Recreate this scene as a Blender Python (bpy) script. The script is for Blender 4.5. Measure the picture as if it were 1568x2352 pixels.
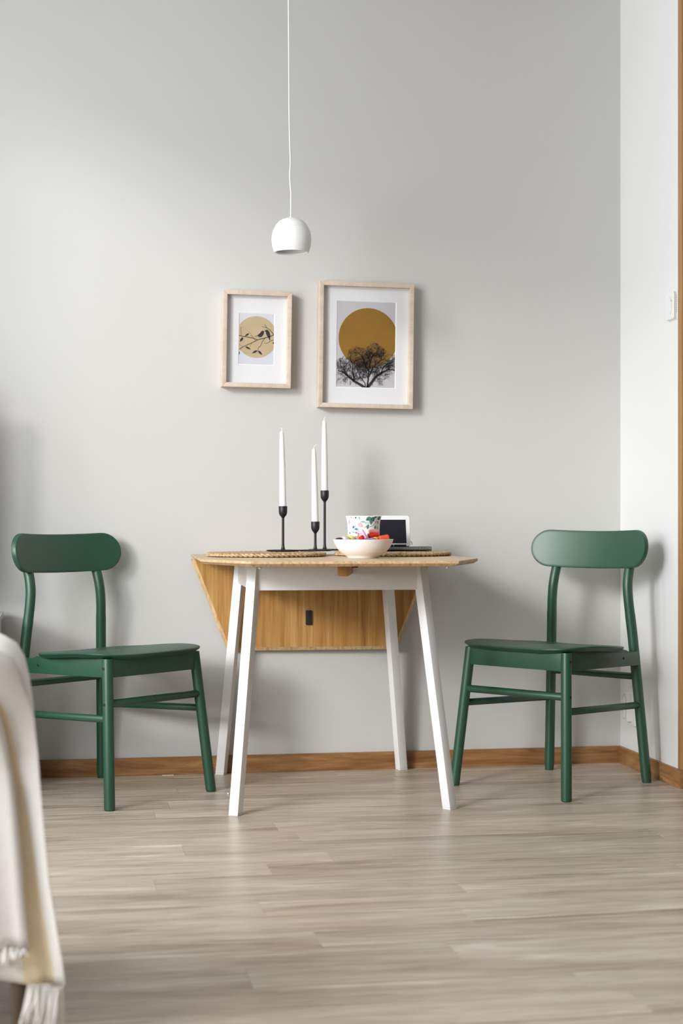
import bpy, bmesh, math, random
import numpy as np
from mathutils import Vector, Matrix

for o in list(bpy.data.objects):
    bpy.data.objects.remove(o, do_unlink=True)
SC = bpy.context.scene
COL = SC.collection
PI = math.pi
R = math.radians

# ------------------------------------------------------------------ camera
YAW = R(9.9256)
cam_d = bpy.data.cameras.new('camera')
cam = bpy.data.objects.new('camera', cam_d)
COL.objects.link(cam)
cam.location = (0.0, -5.44, 0.8478)
cam.rotation_euler = (PI / 2, 0, -YAW)
cam_d.sensor_fit = 'HORIZONTAL'
cam_d.sensor_width = 24.0
cam_d.lens = 3702.1 / 1568 * 24.0
cam_d.shift_y = 23.24 / 1568
cam_d.clip_start = 0.05
cam_d.dof.use_dof = True
cam_d.dof.focus_distance = 5.0
cam_d.dof.aperture_fstop = 3.4
SC.camera = cam

# ------------------------------------------------------------------ world, daylight, exposure
W = bpy.data.worlds.new('sky')
SC.world = W
W.use_nodes = True
W.node_tree.nodes['Background'].inputs[0].default_value = (0.86, 0.93, 1.0, 1)
W.node_tree.nodes['Background'].inputs[1].default_value = 1.0


def window_light(name, loc, rot, sx, sy, power, col):
    d = bpy.data.lights.new(name, 'AREA')
    d.shape = 'RECTANGLE'
    d.size, d.size_y = sx, sy
    d.energy = power
    d.color = col
    o = bpy.data.objects.new(name, d)
    COL.objects.link(o)
    o.location = loc
    o.rotation_euler = rot
    return o


# daylight standing in the openings of the windows of wall_left (X = -1.3)
WIN = [(-3.85, -1.10, 0.60, 2.72), (-0.98, -0.50, 0.60, 2.72)]     # y0, y1, z0, z1
POW = [102, 13]
BRIGHT = [(-3.75, -1.80, 0.70, 2.50), (-0.96, -0.52, 0.65, 2.55)]      # the part of the opening with open sky
for i, (y0, y1, z0, z1) in enumerate(BRIGHT):
    window_light('window_daylight', (-1.40, (y0 + y1) / 2, (z0 + z1) / 2), (0, -PI / 2, 0),
                 z1 - z0, y1 - y0, POW[i], (0.96, 0.985, 1.0))

# low veiled sun from the left behind the camera, through the same window
sun_d = bpy.data.lights.new('sun', 'SUN')
sun_d.energy = 1.6
sun_d.angle = R(11)
sun_d.color = (1.0, 0.985, 0.96)
sun = bpy.data.objects.new('sun', sun_d)
COL.objects.link(sun)
SUN_AZ, SUN_EL = R(46), R(17)
sun.rotation_euler = Vector((math.sin(SUN_AZ) * math.cos(SUN_EL), math.cos(SUN_AZ) * math.cos(SUN_EL), -math.sin(SUN_EL))).to_track_quat('-Z', 'Y').to_euler()

SC.view_settings.view_transform = 'Standard'
SC.view_settings.look = 'None'
SC.view_settings.gamma = 1.0
SC.view_settings.use_curve_mapping = False
SC.view_settings.exposure = 0.07


# ------------------------------------------------------------------ materials
def nodes_of(m):
    nt = m.node_tree
    return nt, nt.nodes, nt.links


def mat(name, col, rough=0.5, var=0.04, scale=8.0, stretch=(1, 1, 1), bump=0.0, bscale=60.0, metal=0.0,
        coat=0.0, spec=0.5, trans=0.0, sub=0.0):
    m = bpy.data.materials.new(name)
    m.use_nodes = True
    nt, N, L = nodes_of(m)
    b = N['Principled BSDF']
    b.inputs['Roughness'].default_value = rough
    b.inputs['Metallic'].default_value = metal
    b.inputs['Specular IOR Level'].default_value = spec
    b.inputs['Coat Weight'].default_value = coat
    b.inputs['Coat Roughness'].default_value = 0.2
    b.inputs['Transmission Weight'].default_value = trans
    if sub:
        b.inputs['Subsurface Weight'].default_value = sub
        b.inputs['Subsurface Radius'].default_value = (0.01, 0.008, 0.006)
    tc = N.new('ShaderNodeTexCoord')
    mp = N.new('ShaderNodeMapping')
    mp.inputs['Scale'].default_value = stretch
    L.new(tc.outputs['Object'], mp.inputs['Vector'])
    nz = N.new('ShaderNodeTexNoise')
    nz.inputs['Scale'].default_value = scale
    nz.inputs['Detail'].default_value = 4
    L.new(mp.outputs[0], nz.inputs['Vector'])
    mx = N.new('ShaderNodeMix')
    mx.data_type = 'RGBA'
    mx.inputs[6].default_value = (*[max(0, c * (1 - var)) for c in col], 1)
    mx.inputs[7].default_value = (*[min(1, c * (1 + var)) for c in col], 1)
    L.new(nz.outputs['Fac'], mx.inputs[0])
    L.new(mx.outputs[2], b.inputs['Base Color'])
    if bump:
        n2 = N.new('ShaderNodeTexNoise')
        n2.inputs['Scale'].default_value = bscale
        n2.inputs['Detail'].default_value = 3
        L.new(mp.outputs[0], n2.inputs['Vector'])
        bp = N.new('ShaderNodeBump')
        bp.inputs['Strength'].default_value = bump
        bp.inputs['Distance'].default_value = 0.001
        L.new(n2.outputs['Fac'], bp.inputs['Height'])
        L.new(bp.outputs[0], b.inputs['Normal'])
    return m


def ramp(N, stops):
    r = N.new('ShaderNodeValToRGB')
    e = r.color_ramp.elements
    while len(e) < len(stops):
        e.new(0.5)
    for k, (p, c) in enumerate(stops):
        e[k].position = p
        e[k].color = (*c, 1)
    return r


def wood(name, stops, stretch, scale=1.0, rough=0.4, fine=(1, 1, 1), fine_amt=0.25, rand=0.0, dist=1.5, spec=0.4):
    """grained wood: a long stretched noise for figure, a finer one for pores, optional tint per piece"""
    m = bpy.data.materials.new(name)
    m.use_nodes = True
    nt, N, L = nodes_of(m)
    b = N['Principled BSDF']
    b.inputs['Roughness'].default_value = rough
    b.inputs['Specular IOR Level'].default_value = spec
    tc = N.new('ShaderNodeTexCoord')
    oi = N.new('ShaderNodeObjectInfo')
    ad = N.new('ShaderNodeVectorMath')
    ad.operation = 'ADD'
    sc = N.new('ShaderNodeMath')
    sc.operation = 'MULTIPLY'
    sc.inputs[1].default_value = 37.0 if rand else 0.0
    L.new(oi.outputs['Random'], sc.inputs[0])
    L.new(tc.outputs['Object'], ad.inputs[0])
    L.new(sc.outputs[0], ad.inputs[1])
    mp = N.new('ShaderNodeMapping')
    mp.inputs['Scale'].default_value = stretch
    L.new(ad.outputs[0], mp.inputs['Vector'])
    nz = N.new('ShaderNodeTexNoise')
    nz.inputs['Scale'].default_value = scale
    nz.inputs['Detail'].default_value = 5
    nz.inputs['Roughness'].default_value = 0.62
    nz.inputs['Distortion'].default_value = dist
    L.new(mp.outputs[0], nz.inputs['Vector'])
    rp = ramp(N, stops)
    L.new(nz.outputs['Fac'], rp.inputs[0])
    mp2 = N.new('ShaderNodeMapping')
    mp2.inputs['Scale'].default_value = fine
    L.new(ad.outputs[0], mp2.inputs['Vector'])
    n2 = N.new('ShaderNodeTexNoise')
    n2.inputs['Scale'].default_value = 1.0
    n2.inputs['Detail'].default_value = 4
    L.new(mp2.outputs[0], n2.inputs['Vector'])
    rp2 = ramp(N, [(0.3, (1 - fine_amt,) * 3), (0.7, (1 + fine_amt * 0.3,) * 3)])
    L.new(n2.outputs['Fac'], rp2.inputs[0])
    mx = N.new('ShaderNodeMix')
    mx.data_type = 'RGBA'
    mx.blend_type = 'MULTIPLY'
    mx.inputs[0].default_value = 1.0
    L.new(rp.outputs[0], mx.inputs[6])
    L.new(rp2.outputs[0], mx.inputs[7])
    out = mx.outputs[2]
    if rand:
        rp3 = ramp(N, [(0.0, (1 - rand, 1 - rand * 0.95, 1 - rand * 0.85)), (1.0, (1 + rand * 0.5, 1 + rand * 0.5, 1 + rand * 0.55))])
        L.new(oi.outputs['Random'], rp3.inputs[0])
        m3 = N.new('ShaderNodeMix')
        m3.data_type = 'RGBA'
        m3.blend_type = 'MULTIPLY'
        m3.inputs[0].default_value = 1.0
        L.new(out, m3.inputs[6])
        L.new(rp3.outputs[0], m3.inputs[7])
        out = m3.outputs[2]
    L.new(out, b.inputs['Base Color'])
    bp = N.new('ShaderNodeBump')
    bp.inputs['Strength'].default_value = 0.08
    bp.inputs['Distance'].default_value = 0.001
    L.new(n2.outputs['Fac'], bp.inputs['Height'])
    L.new(bp.outputs[0], b.inputs['Normal'])
    return m


def glass_pane(name):
    m = bpy.data.materials.new(name)
    m.use_nodes = True
    nt, N, L = nodes_of(m)
    N.remove(N['Principled BSDF'])
    tr = N.new('ShaderNodeBsdfTransparent')
    gl = N.new('ShaderNodeBsdfGlossy')
    gl.inputs['Roughness'].default_value = 0.02
    fr = N.new('ShaderNodeFresnel')
    fr.inputs['IOR'].default_value = 1.45
    nz = N.new('ShaderNodeTexNoise')
    nz.inputs['Scale'].default_value = 2
    bp = N.new('ShaderNodeBump')
    bp.inputs['Strength'].default_value = 0.02
    L.new(nz.outputs['Fac'], bp.inputs['Height'])
    L.new(bp.outputs[0], gl.inputs['Normal'])
    ge = N.new('ShaderNodeNewGeometry')
    inv = N.new('ShaderNodeMath')
    inv.operation = 'SUBTRACT'
    inv.inputs[0].default_value = 1.0
    L.new(ge.outputs['Backfacing'], inv.inputs[1])
    ml = N.new('ShaderNodeMath')
    ml.operation = 'MULTIPLY'
    L.new(fr.outputs[0], ml.inputs[0])
    L.new(inv.outputs[0], ml.inputs[1])
    mx = N.new('ShaderNodeMixShader')
    L.new(ml.outputs[0], mx.inputs[0])
    L.new(tr.outputs[0], mx.inputs[1])
    L.new(gl.outputs[0], mx.inputs[2])
    L.new(mx.outputs[0], N['Material Output'].inputs['Surface'])
    return m


M = {}
M['wall'] = mat('grey_wall_paint', (0.585, 0.580, 0.565), 0.75, 0.012, 3.0, bump=0.10, bscale=420, spec=0.25)
M['wall_white'] = mat('white_wall_paint', (0.80, 0.797, 0.787), 0.7, 0.01, 3.0, bump=0.08, bscale=420, spec=0.25)
M['wall_far'] = mat('mid_grey_wall_paint', (0.27, 0.265, 0.26), 0.75, 0.012, 3.0, bump=0.10, bscale=420, spec=0.25)
M['ceiling'] = mat('ceiling_paint', (0.72, 0.72, 0.71), 0.8, 0.01)
M['plank'] = wood('greige_laminate', [(0.30, (0.36, 0.275, 0.205)), (0.41, (0.51, 0.41, 0.315)), (0.51, (0.585, 0.487, 0.385)), (0.60, (0.64, 0.545, 0.445)), (0.70, (0.76, 0.68, 0.585))],
                  (2.0, 15, 1), 1.0, 0.35, (13, 125, 1), 0.17, 0.11, 0.8, 0.5)
def flame(m):
    """short wavy cathedral marks over the laminate"""
    nt, N, L = nodes_of(m)
    b = N['Principled BSDF']
    src = b.inputs['Base Color'].links[0].from_socket
    ad = [n for n in N if n.bl_idname == 'ShaderNodeVectorMath'][0]
    mp = N.new('ShaderNodeMapping')
    mp.inputs['Scale'].default_value = (4.0, 30, 1)
    L.new(ad.outputs[0], mp.inputs['Vector'])
    wv = N.new('ShaderNodeTexWave')
    wv.bands_direction = 'Y'
    wv.inputs['Scale'].default_value = 0.55
    wv.inputs['Distortion'].default_value = 7.0
    wv.inputs['Detail'].default_value = 3.0
    wv.inputs['Detail Scale'].default_value = 1.4
    L.new(mp.outputs[0], wv.inputs['Vector'])
    mk = N.new('ShaderNodeTexNoise')
    mp2 = N.new('ShaderNodeMapping')
    mp2.inputs['Scale'].default_value = (1.9, 11, 1)
    L.new(ad.outputs[0], mp2.inputs['Vector'])
    L.new(mp2.outputs[0], mk.inputs['Vector'])
    mk.inputs['Scale'].default_value = 1.0
    rm = ramp(N, [(0.50, (0, 0, 0)), (0.60, (1, 1, 1))])
    L.new(mk.outputs['Fac'], rm.inputs[0])
    rc = ramp(N, [(0.05, (0.68, 0.66, 0.63)), (0.30, (1, 1, 1)), (0.6, (1.0, 1.0, 1.0)), (0.95, (1.26, 1.27, 1.28))])
    L.new(wv.outputs['Fac'], rc.inputs[0])
    mx = N.new('ShaderNodeMix')
    mx.data_type = 'RGBA'
    mx.blend_type = 'MULTIPLY'
    L.new(rm.outputs[0], mx.inputs[0])
    L.new(src, mx.inputs[6])
    L.new(rc.outputs[0], mx.inputs[7])
    L.new(mx.outputs[2], b.inputs['Base Color'])


flame(M['plank'])
M['subfloor'] = mat('dark_underlay', (0.16, 0.12, 0.09), 0.8, 0.05)
M['oak'] = wood('oak_trim', [(0.25, (0.17, 0.075, 0.028)), (0.45, (0.30, 0.145, 0.055)), (0.62, (0.40, 0.21, 0.085)), (0.8, (0.55, 0.33, 0.15))],
                (1.6, 14, 14), 1.3, 0.38, (8, 160, 160), 0.18, 0.0, 2.2)
M['oak_side'] = wood('oak_trim_side', [(0.25, (0.20, 0.09, 0.032)), (0.45, (0.32, 0.155, 0.058)), (0.62, (0.42, 0.22, 0.088)), (0.8, (0.54, 0.31, 0.14))],
                     (14, 1.6, 14), 1.3, 0.38, (160, 8, 160), 0.18, 0.0, 2.2)
M['oak_up'] = wood('oak_casing', [(0.25, (0.33, 0.17, 0.062)), (0.5, (0.42, 0.22, 0.085)), (0.8, (0.52, 0.29, 0.125))],
                   (30, 30, 1.5), 1.0, 0.4, (150, 150, 6), 0.15)
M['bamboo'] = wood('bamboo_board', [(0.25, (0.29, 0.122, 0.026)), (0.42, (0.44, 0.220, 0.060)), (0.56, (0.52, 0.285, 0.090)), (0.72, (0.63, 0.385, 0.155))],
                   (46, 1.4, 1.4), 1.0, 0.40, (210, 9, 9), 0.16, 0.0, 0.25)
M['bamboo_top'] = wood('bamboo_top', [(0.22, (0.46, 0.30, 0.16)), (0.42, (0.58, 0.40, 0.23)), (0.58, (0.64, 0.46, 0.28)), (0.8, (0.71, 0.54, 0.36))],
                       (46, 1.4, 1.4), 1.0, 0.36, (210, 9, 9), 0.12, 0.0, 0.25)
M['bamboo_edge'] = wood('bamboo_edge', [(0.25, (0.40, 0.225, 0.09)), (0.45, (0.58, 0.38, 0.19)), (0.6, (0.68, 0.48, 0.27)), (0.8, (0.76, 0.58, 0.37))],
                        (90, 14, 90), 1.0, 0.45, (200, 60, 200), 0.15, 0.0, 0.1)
M['birch'] = wood('birch_frame', [(0.25, (0.56, 0.44, 0.34)), (0.5, (0.64, 0.525, 0.42)), (0.8, (0.71, 0.61, 0.51))],
                  (22, 22, 4), 1.0, 0.5, (180, 180, 30), 0.08, 0.0, 0.5)
M['green'] = mat('green_lacquer', (0.0120, 0.070, 0.035), 0.42, 0.06, 14, bump=0.03, bscale=300, coat=0.0, spec=0.7)
M['black_screw'] = mat('black_screw', (0.012, 0.013, 0.017), 0.4)
M['white_paint'] = mat('white_lacquer', (0.83, 0.83, 0.825), 0.32, 0.01, 6, spec=0.5)
M['foot'] = mat('foot_plastic', (0.78, 0.78, 0.79), 0.5, 0.01)
M['clear'] = mat('clear_silicone', (0.85, 0.85, 0.85), 0.15, 0.01, trans=0.6)
M['black'] = mat('black_iron', (0.010, 0.010, 0.011), 0.45, 0.1, 30, spec=0.5)
M['strap'] = mat('black_strap', (0.012, 0.012, 0.012), 0.7, 0.1, 30)
M['wax'] = mat('white_wax', (0.90, 0.89, 0.87), 0.4, 0.01, 6, sub=0.15)
M['wick'] = mat('wick_cotton', (0.85, 0.83, 0.78), 0.8, 0.03)
M['straw'] = wood('dried_hyacinth', [(0.22, (0.24, 0.135, 0.058)), (0.42, (0.47, 0.31, 0.155)), (0.58, (0.62, 0.44, 0.245)), (0.8, (0.78, 0.62, 0.41))],
                  (70, 70, 50), 1.0, 0.5, (260, 260, 90), 0.3, 0.0, 0.6)
M['ceramic'] = mat('bowl_ceramic', (0.86, 0.825, 0.82), 0.32, 0.01, 6, spec=0.5)
M['porcelain'] = mat('mug_porcelain', (0.88, 0.875, 0.86), 0.18, 0.01, 6, spec=0.5)
M['mat_board'] = mat('mat_board', (0.76, 0.76, 0.785), 0.8, 0.005)
M['mat_core'] = mat('mat_core', (0.93, 0.93, 0.94), 0.8, 0.005)
M['print_white'] = mat('print_white', (0.62, 0.635, 0.69), 0.7, 0.01)
M['print_grey'] = mat('print_grey', (0.53, 0.505, 0.53), 0.7, 0.06, 14, bump=0.0)
M['moon'] = mat('print_sand', (0.50, 0.385, 0.230), 0.7, 0.10, 26)
M['sun'] = mat('print_ochre', (0.265, 0.132, 0.012), 0.6, 0.10, 12)
M['ink'] = mat('print_ink', (0.018, 0.020, 0.024), 0.6, 0.1)
M['glass'] = glass_pane('frame_glass')
M['lamp'] = mat('lamp_white', (0.86, 0.86, 0.85), 0.55, 0.005)
M['cord'] = mat('cord_white', (0.88, 0.88, 0.88), 0.5, 0.01)
M['device'] = mat('white_plastic', (0.86, 0.87, 0.87), 0.3, 0.005)
M['screen'] = mat('dark_screen', (0.014, 0.013, 0.022), 0.22, 0.05, 40)
M['paper'] = mat('paper', (0.86, 0.86, 0.88), 0.7, 0.01)
M['cover'] = mat('dark_cover', (0.03, 0.03, 0.035), 0.5, 0.05)
M['wire'] = mat('coil_wire', (0.07, 0.07, 0.085), 0.35, 0.03, metal=0.4)
M['pen'] = mat('pen_dark', (0.008, 0.016, 0.016), 0.3, 0.05)
M['chrome'] = mat('pen_metal', (0.7, 0.7, 0.7), 0.25, 0.02, metal=0.9)
M['plate'] = mat('socket_plastic', (0.84, 0.84, 0.83), 0.3, 0.005)
M['grey_mark'] = mat('grey_mark', (0.45, 0.45, 0.44), 0.5, 0.02)
M['bench'] = mat('bench_grey', (0.55, 0.55, 0.56), 0.5, 0.01)
M['sofa'] = mat('sofa_dark', (0.035, 0.024, 0.018), 0.8, 0.1, 60)
M['sofa_wood'] = wood('sofa_leg_wood', [(0.3, (0.12, 0.085, 0.055)), (0.6, (0.19, 0.145, 0.10)), (0.8, (0.25, 0.19, 0.13))], (20, 20, 2), 1, 0.5, (150, 150, 8), 0.15)
M['throw'] = mat('throw_cotton', (0.90, 0.87, 0.845), 0.9, 0.04, 90, bump=0.5, bscale=500, spec=0.1)
M['throw_warm'] = mat('throw_warm_stripe', (0.92, 0.78, 0.55), 0.9, 0.05, 90, bump=0.5, bscale=500, spec=0.1)


# ------------------------------------------------------------------ mesh helpers
class MB:
    def __init__(s):
        s.v, s.f, s.m = [], [], []

    def quadgrid(s, P, closed_u=False, closed_v=False, mi=0, flip=False):
        n, k = len(P), len(P[0])
        b = len(s.v)
        for row in P:
            s.v += [tuple(q) for q in row]
        for i in range(n if closed_u else n - 1):
            for j in range(k if closed_v else k - 1):
                a, c = b + i * k + j, b + ((i + 1) % n) * k + j
                d, e = b + ((i + 1) % n) * k + (j + 1) % k, b + i * k + (j + 1) % k
                s.f.append((a, e, d, c) if flip else (a, c, d, e))
                s.m.append(mi)
        return b

    def poly(s, pts, mi=0):
        b = len(s.v)
        s.v += [tuple(p) for p in pts]
        s.f.append(tuple(range(b, b + len(pts))))
        s.m.append(mi)

    def box(s, c, d, mtx=None, mi=0):
        x, y, z = (q / 2 for q in d)
        P = [Vector((sx * x, sy * y, sz * z)) for sx in (-1, 1) for sy in (-1, 1) for sz in (-1, 1)]
        if mtx is not None:
            P = [mtx @ p for p in P]
        b = len(s.v)
        s.v += [tuple(p + Vector(c)) for p in P]
        for q in ((0, 1, 3, 2), (4, 6, 7, 5), (0, 4, 5, 1), (2, 3, 7, 6), (0, 2, 6, 4), (1, 5, 7, 3)):
            s.f.append(tuple(b + i for i in q))
            s.m.append(mi)
        return s

    def lathe(s, prof, n=32, c=(0, 0, 0), mi=0):
        """profile (r, z) from bottom to top; r = 0 closes"""
        P = []
        for i in range(n):
            a = 2 * PI * i / n
            P.append([(c[0] + r * math.cos(a), c[1] + r * math.sin(a), c[2] + z) for r, z in prof])
        s.quadgrid(P, closed_u=True, mi=mi)
        return s

    def tube(s, path, rad, n=12, caps=True, flat=False, mi=0, squash=1.0):
        """tube along path; flat keeps every cross-section horizontal"""
        path = [Vector(p) for p in path]
        if not isinstance(rad, (list, tuple)):
            rad = [rad] * len(path)
        P = []
        ref = None
        for i, p in enumerate(path):
            t = (path[min(i + 1, len(path) - 1)] - path[max(i - 1, 0)]).normalized()
            if flat:
                u, w = Vector((1, 0, 0)), Vector((0, 1, 0))
            else:
                if ref is None:
                    ref = Vector((0, 0, 1)) if abs(t.z) < 0.9 else Vector((1, 0, 0))
                u = (ref - t * ref.dot(t)).normalized()
                ref = u
                w = t.cross(u)
            P.append([p + (u * math.cos(2 * PI * k / n) * squash + w * math.sin(2 * PI * k / n)) * rad[i] for k in range(n)])
        b = s.quadgrid(P, closed_v=True, mi=mi)
        if caps:
            s.f.append(tuple(b + k for k in range(n)))
            s.m.append(mi)
            e = b + (len(P) - 1) * n
            s.f.append(tuple(e + k for k in reversed(range(n))))
            s.m.append(mi)
        return s

    def loft(s, loops, mi=None, cap0=True, cap1=True):
        """stack of equal-length closed loops"""
        n = len(loops[0])
        b = len(s.v)
        for l in loops:
            s.v += [tuple(q) for q in l]
        for i in range(len(loops) - 1):
            for j in range(n):
                a, c = b + i * n + j, b + i * n + (j + 1) % n
                s.f.append((a, c, c + n, a + n))
                s.m.append(mi[i] if mi else 0)
        if cap0:
            s.f.append(tuple(b + j for j in reversed(range(n))))
            s.m.append(mi[0] if mi else 0)
        if cap1:
            e = b + (len(loops) - 1) * n
            s.f.append(tuple(e + j for j in range(n)))
            s.m.append(mi[-1] if mi else 0)
        return s

    def mesh(s, name, mats, bevel=0.0, seg=2, smooth=35, fix=True):
        me = bpy.data.meshes.new(name)
        me.from_pydata(s.v, [], s.f)
        if not isinstance(mats, (list, tuple)):
            mats = [mats]
        for q in mats:
            me.materials.append(q)
        for p, k in zip(me.polygons, s.m):
            p.material_index = k
        if fix or bevel:
            bm = bmesh.new()
            bm.from_mesh(me)
            if fix:
                bmesh.ops.recalc_face_normals(bm, faces=bm.faces)
            if bevel:
                ed = [e for e in bm.edges if len(e.link_faces) == 2 and e.calc_face_angle(0) > R(28)]
                bmesh.ops.bevel(bm, geom=ed, offset=bevel, segments=seg, affect='EDGES', profile=0.6, clamp_overlap=True)
            bm.to_mesh(me)
            bm.free()
        if smooth:
            for p in me.polygons:
                p.use_smooth = True
            me.set_sharp_from_angle(angle=R(smooth))
        return me


def link(name, me, parent=None, loc=(0, 0, 0), rot=(0, 0, 0), label=None):
    o = bpy.data.objects.new(name, me)
    COL.objects.link(o)
    o.location = loc
    o.rotation_euler = rot
    if parent:
        o.parent = parent
    if label:
        o['label'] = label
    return o


def thing(name, label, cat, loc=(0, 0, 0), rotz=0.0, group=None, rot=None, me=None):
    o = link(name, me, None, loc, rot or (0, 0, rotz))
    o['label'] = label
    o['category'] = cat
    if group:
        o['group'] = group
    return o


def struct(name, me, label=None, parent=None, **k):
    o = link(name, me, parent, **k)
    if not parent:
        o['kind'] = 'structure'
        if label:
            o['label'] = label
    return o


def boxmesh(name, x0, x1, y0, y1, z0, z1, m, bevel=0.0):
    return MB().box(((x0 + x1) / 2, (y0 + y1) / 2, (z0 + z1) / 2), (x1 - x0, y1 - y0, z1 - z0)).mesh(name, m, bevel, smooth=0 if not bevel else 35)


# ------------------------------------------------------------------ the room
XL, XR, XE = -1.3, 1.952, 3.4       # left wall, right-hand wall beside the corner, far end of the room
YR, ZC = -7.2, 2.75                 # wall behind the camera, ceiling
YE = -0.537                         # where the short right-hand wall ends in the oak casing

struct('wall_back', boxmesh('wall_back', XL - 0.15, XR + 0.15, 0.0, 0.15, -0.1, ZC, M['wall']), 'warm grey painted wall behind the table')
struct('wall_right', boxmesh('wall_right', XR, XR + 0.14, YE, 0.0, -0.1, ZC, M['wall_white']), 'short white wall beside the corner')
struct('wall_return', boxmesh('wall_return', XR + 0.14, XE, YE, YE + 0.14, -0.1, ZC, M['wall_white']), 'white wall running on beyond the oak casing')
struct('wall_end', boxmesh('wall_end', XE, XE + 0.15, YR, YE + 0.14, -0.1, ZC, M['wall_far']), 'grey wall at the far right of the room')
struct('wall_rear', boxmesh('wall_rear', XL - 0.15, XE + 0.15, YR - 0.15, YR, -0.1, ZC, M['wall_far']), 'grey wall behind the camera')
struct('ceiling', boxmesh('ceiling', XL - 0.15, XE + 0.15, YR - 0.15, 0.15, ZC, ZC + 0.12, M['ceiling']), 'white ceiling')
# left wall with its window opening
wl = MB()
ys = [YR]
for (y0, y1, z0, z1) in sorted(WIN):
    ys += [y0, y1]
ys.append(0.0)
def slab(mb, y0, y1, z0, z1):
    mb.box((XL - 0.075, (y0 + y1) / 2, (z0 + z1) / 2), (0.15, y1 - y0, z1 - z0))
sw = sorted(WIN)
edges = [YR] + [q for w_ in sw for q in w_[:2]] + [0.0]
for a_, b_ in zip(edges[0::2], edges[1::2]):
    slab(wl, a_, b_, -0.1, ZC)
for (y0, y1, z0, z1) in sw:
    slab(wl, y0, y1, -0.1, z0)
    slab(wl, y0, y1, z1, ZC)
struct('wall_left', wl.mesh('wall_left', M['wall_white'], smooth=0), 'white wall with the windows')
for i, (y0, y1, z0, z1) in enumerate(WIN):
    w = struct('window_%d' % (i + 1), None, ('wide white framed window letting in the daylight', 'narrow white framed window beside the media bench')[i])
    w.location = (XL - 0.06, (y0 + y1) / 2, z0)
    fr = MB()
    hw, hh = (y1 - y0) / 2, z1 - z0
    for s in (-1, 1):
        fr.box((0, s * (hw - 0.025), hh / 2), (0.05, 0.05, hh))
    fr.box((0, 0, 0.025), (0.05, hw * 2 - 0.1, 0.05))
    fr.box((0, 0, hh - 0.025), (0.05, hw * 2 - 0.1, 0.05))
    link('window_frame', fr.mesh('window_frame', M['white_paint'], 0.003), w)
    link('pane', MB().box((0, 0, hh / 2), (0.004, hw * 2 - 0.1, hh - 0.1)).mesh('pane', M['glass'], smooth=0), w)
    link('window_sill', MB().box((0.09, 0, -0.012), (0.16, hw * 2 + 0.1, 0.024)).mesh('window_sill', M['white_paint'], 0.004), w)

# floor of separate boards running along the back wall
floor = struct('floor', boxmesh('floor', XL, XE, YR, 0.0, -0.1, -0.009, M['subfloor']), 'light greige wood plank floor')
rng = random.Random(4)
PWID = 0.1330
plank_cache = {}
row = 0
y = 0.0
while y > YR + 0.02:
    w = min(PWID, y - YR)
    x = XL - rng.uniform(0.1, 1.15)
    while x < XE:
        x0, x1 = max(x, XL), min(x + 1.285, XE if y - w < YE else XR)
        if x1 - x0 > 0.03:
            key = (round(x1 - x0, 4), round(w, 4))
            if key not in plank_cache:
                lx, ly = key[0] - 0.0004, key[1] - 0.0004
                pb = MB()
                b = 0.0007
                lo = lambda dx, z: [(-lx / 2 + dx, -ly / 2 + dx, z), (lx / 2 - dx, -ly / 2 + dx, z), (lx / 2 - dx, ly / 2 - dx, z), (-lx / 2 + dx, ly / 2 - dx, z)]
                pb.loft([lo(0, -0.009), lo(0, -b * 0.5), lo(b, 0)])
                plank_cache[key] = pb.mesh('plank', M['plank'], smooth=0)
            link('plank', plank_cache[key], floor, ((x0 + x1) / 2, y - w / 2, rng.uniform(-0.00025, 0.0)))
        x += 1.285
    y -= PWID
    row += 1

# oak skirting and casing
BH, BT = 0.0588, 0.012
struct('baseboard_back', boxmesh('baseboard_back', XL, XR - BT, -BT, 0.0, 0.0, BH, M['oak'], 0.0015), 'oak baseboard along the grey wall')
struct('baseboard_right', boxmesh('baseboard_right', XR - BT, XR, YE - 0.034 - BT, -0.0, 0.0, BH, M['oak_side'], 0.0015), 'oak baseboard along the white wall')
struct('baseboard_return', boxmesh('baseboard_return', XR + 0.0005, XE, YE - 0.034 - BT, YE - 0.034, 0.0, BH, M['oak'], 0.0015), 'oak baseboard around the casing')
struct('trim_1', boxmesh('trim_1', XR, XR + 0.30, YE - 0.034, YE, 0.0, ZC, M['oak_up'], 0.0015), 'upright oak casing at the end of the white wall')

# ------------------------------------------------------------------ drop-leaf table
TX, TY, TR = 0.831, -0.397, R(-2.38)
table = thing('drop_leaf_table', 'bamboo drop-leaf table with white splayed legs and rear leaf hanging down', 'table', (TX, TY, 0), TR)
TW, TD, TE, TL = 0.411, 0.3685, 0.289, 0.3106
TH = 0.0145


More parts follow.
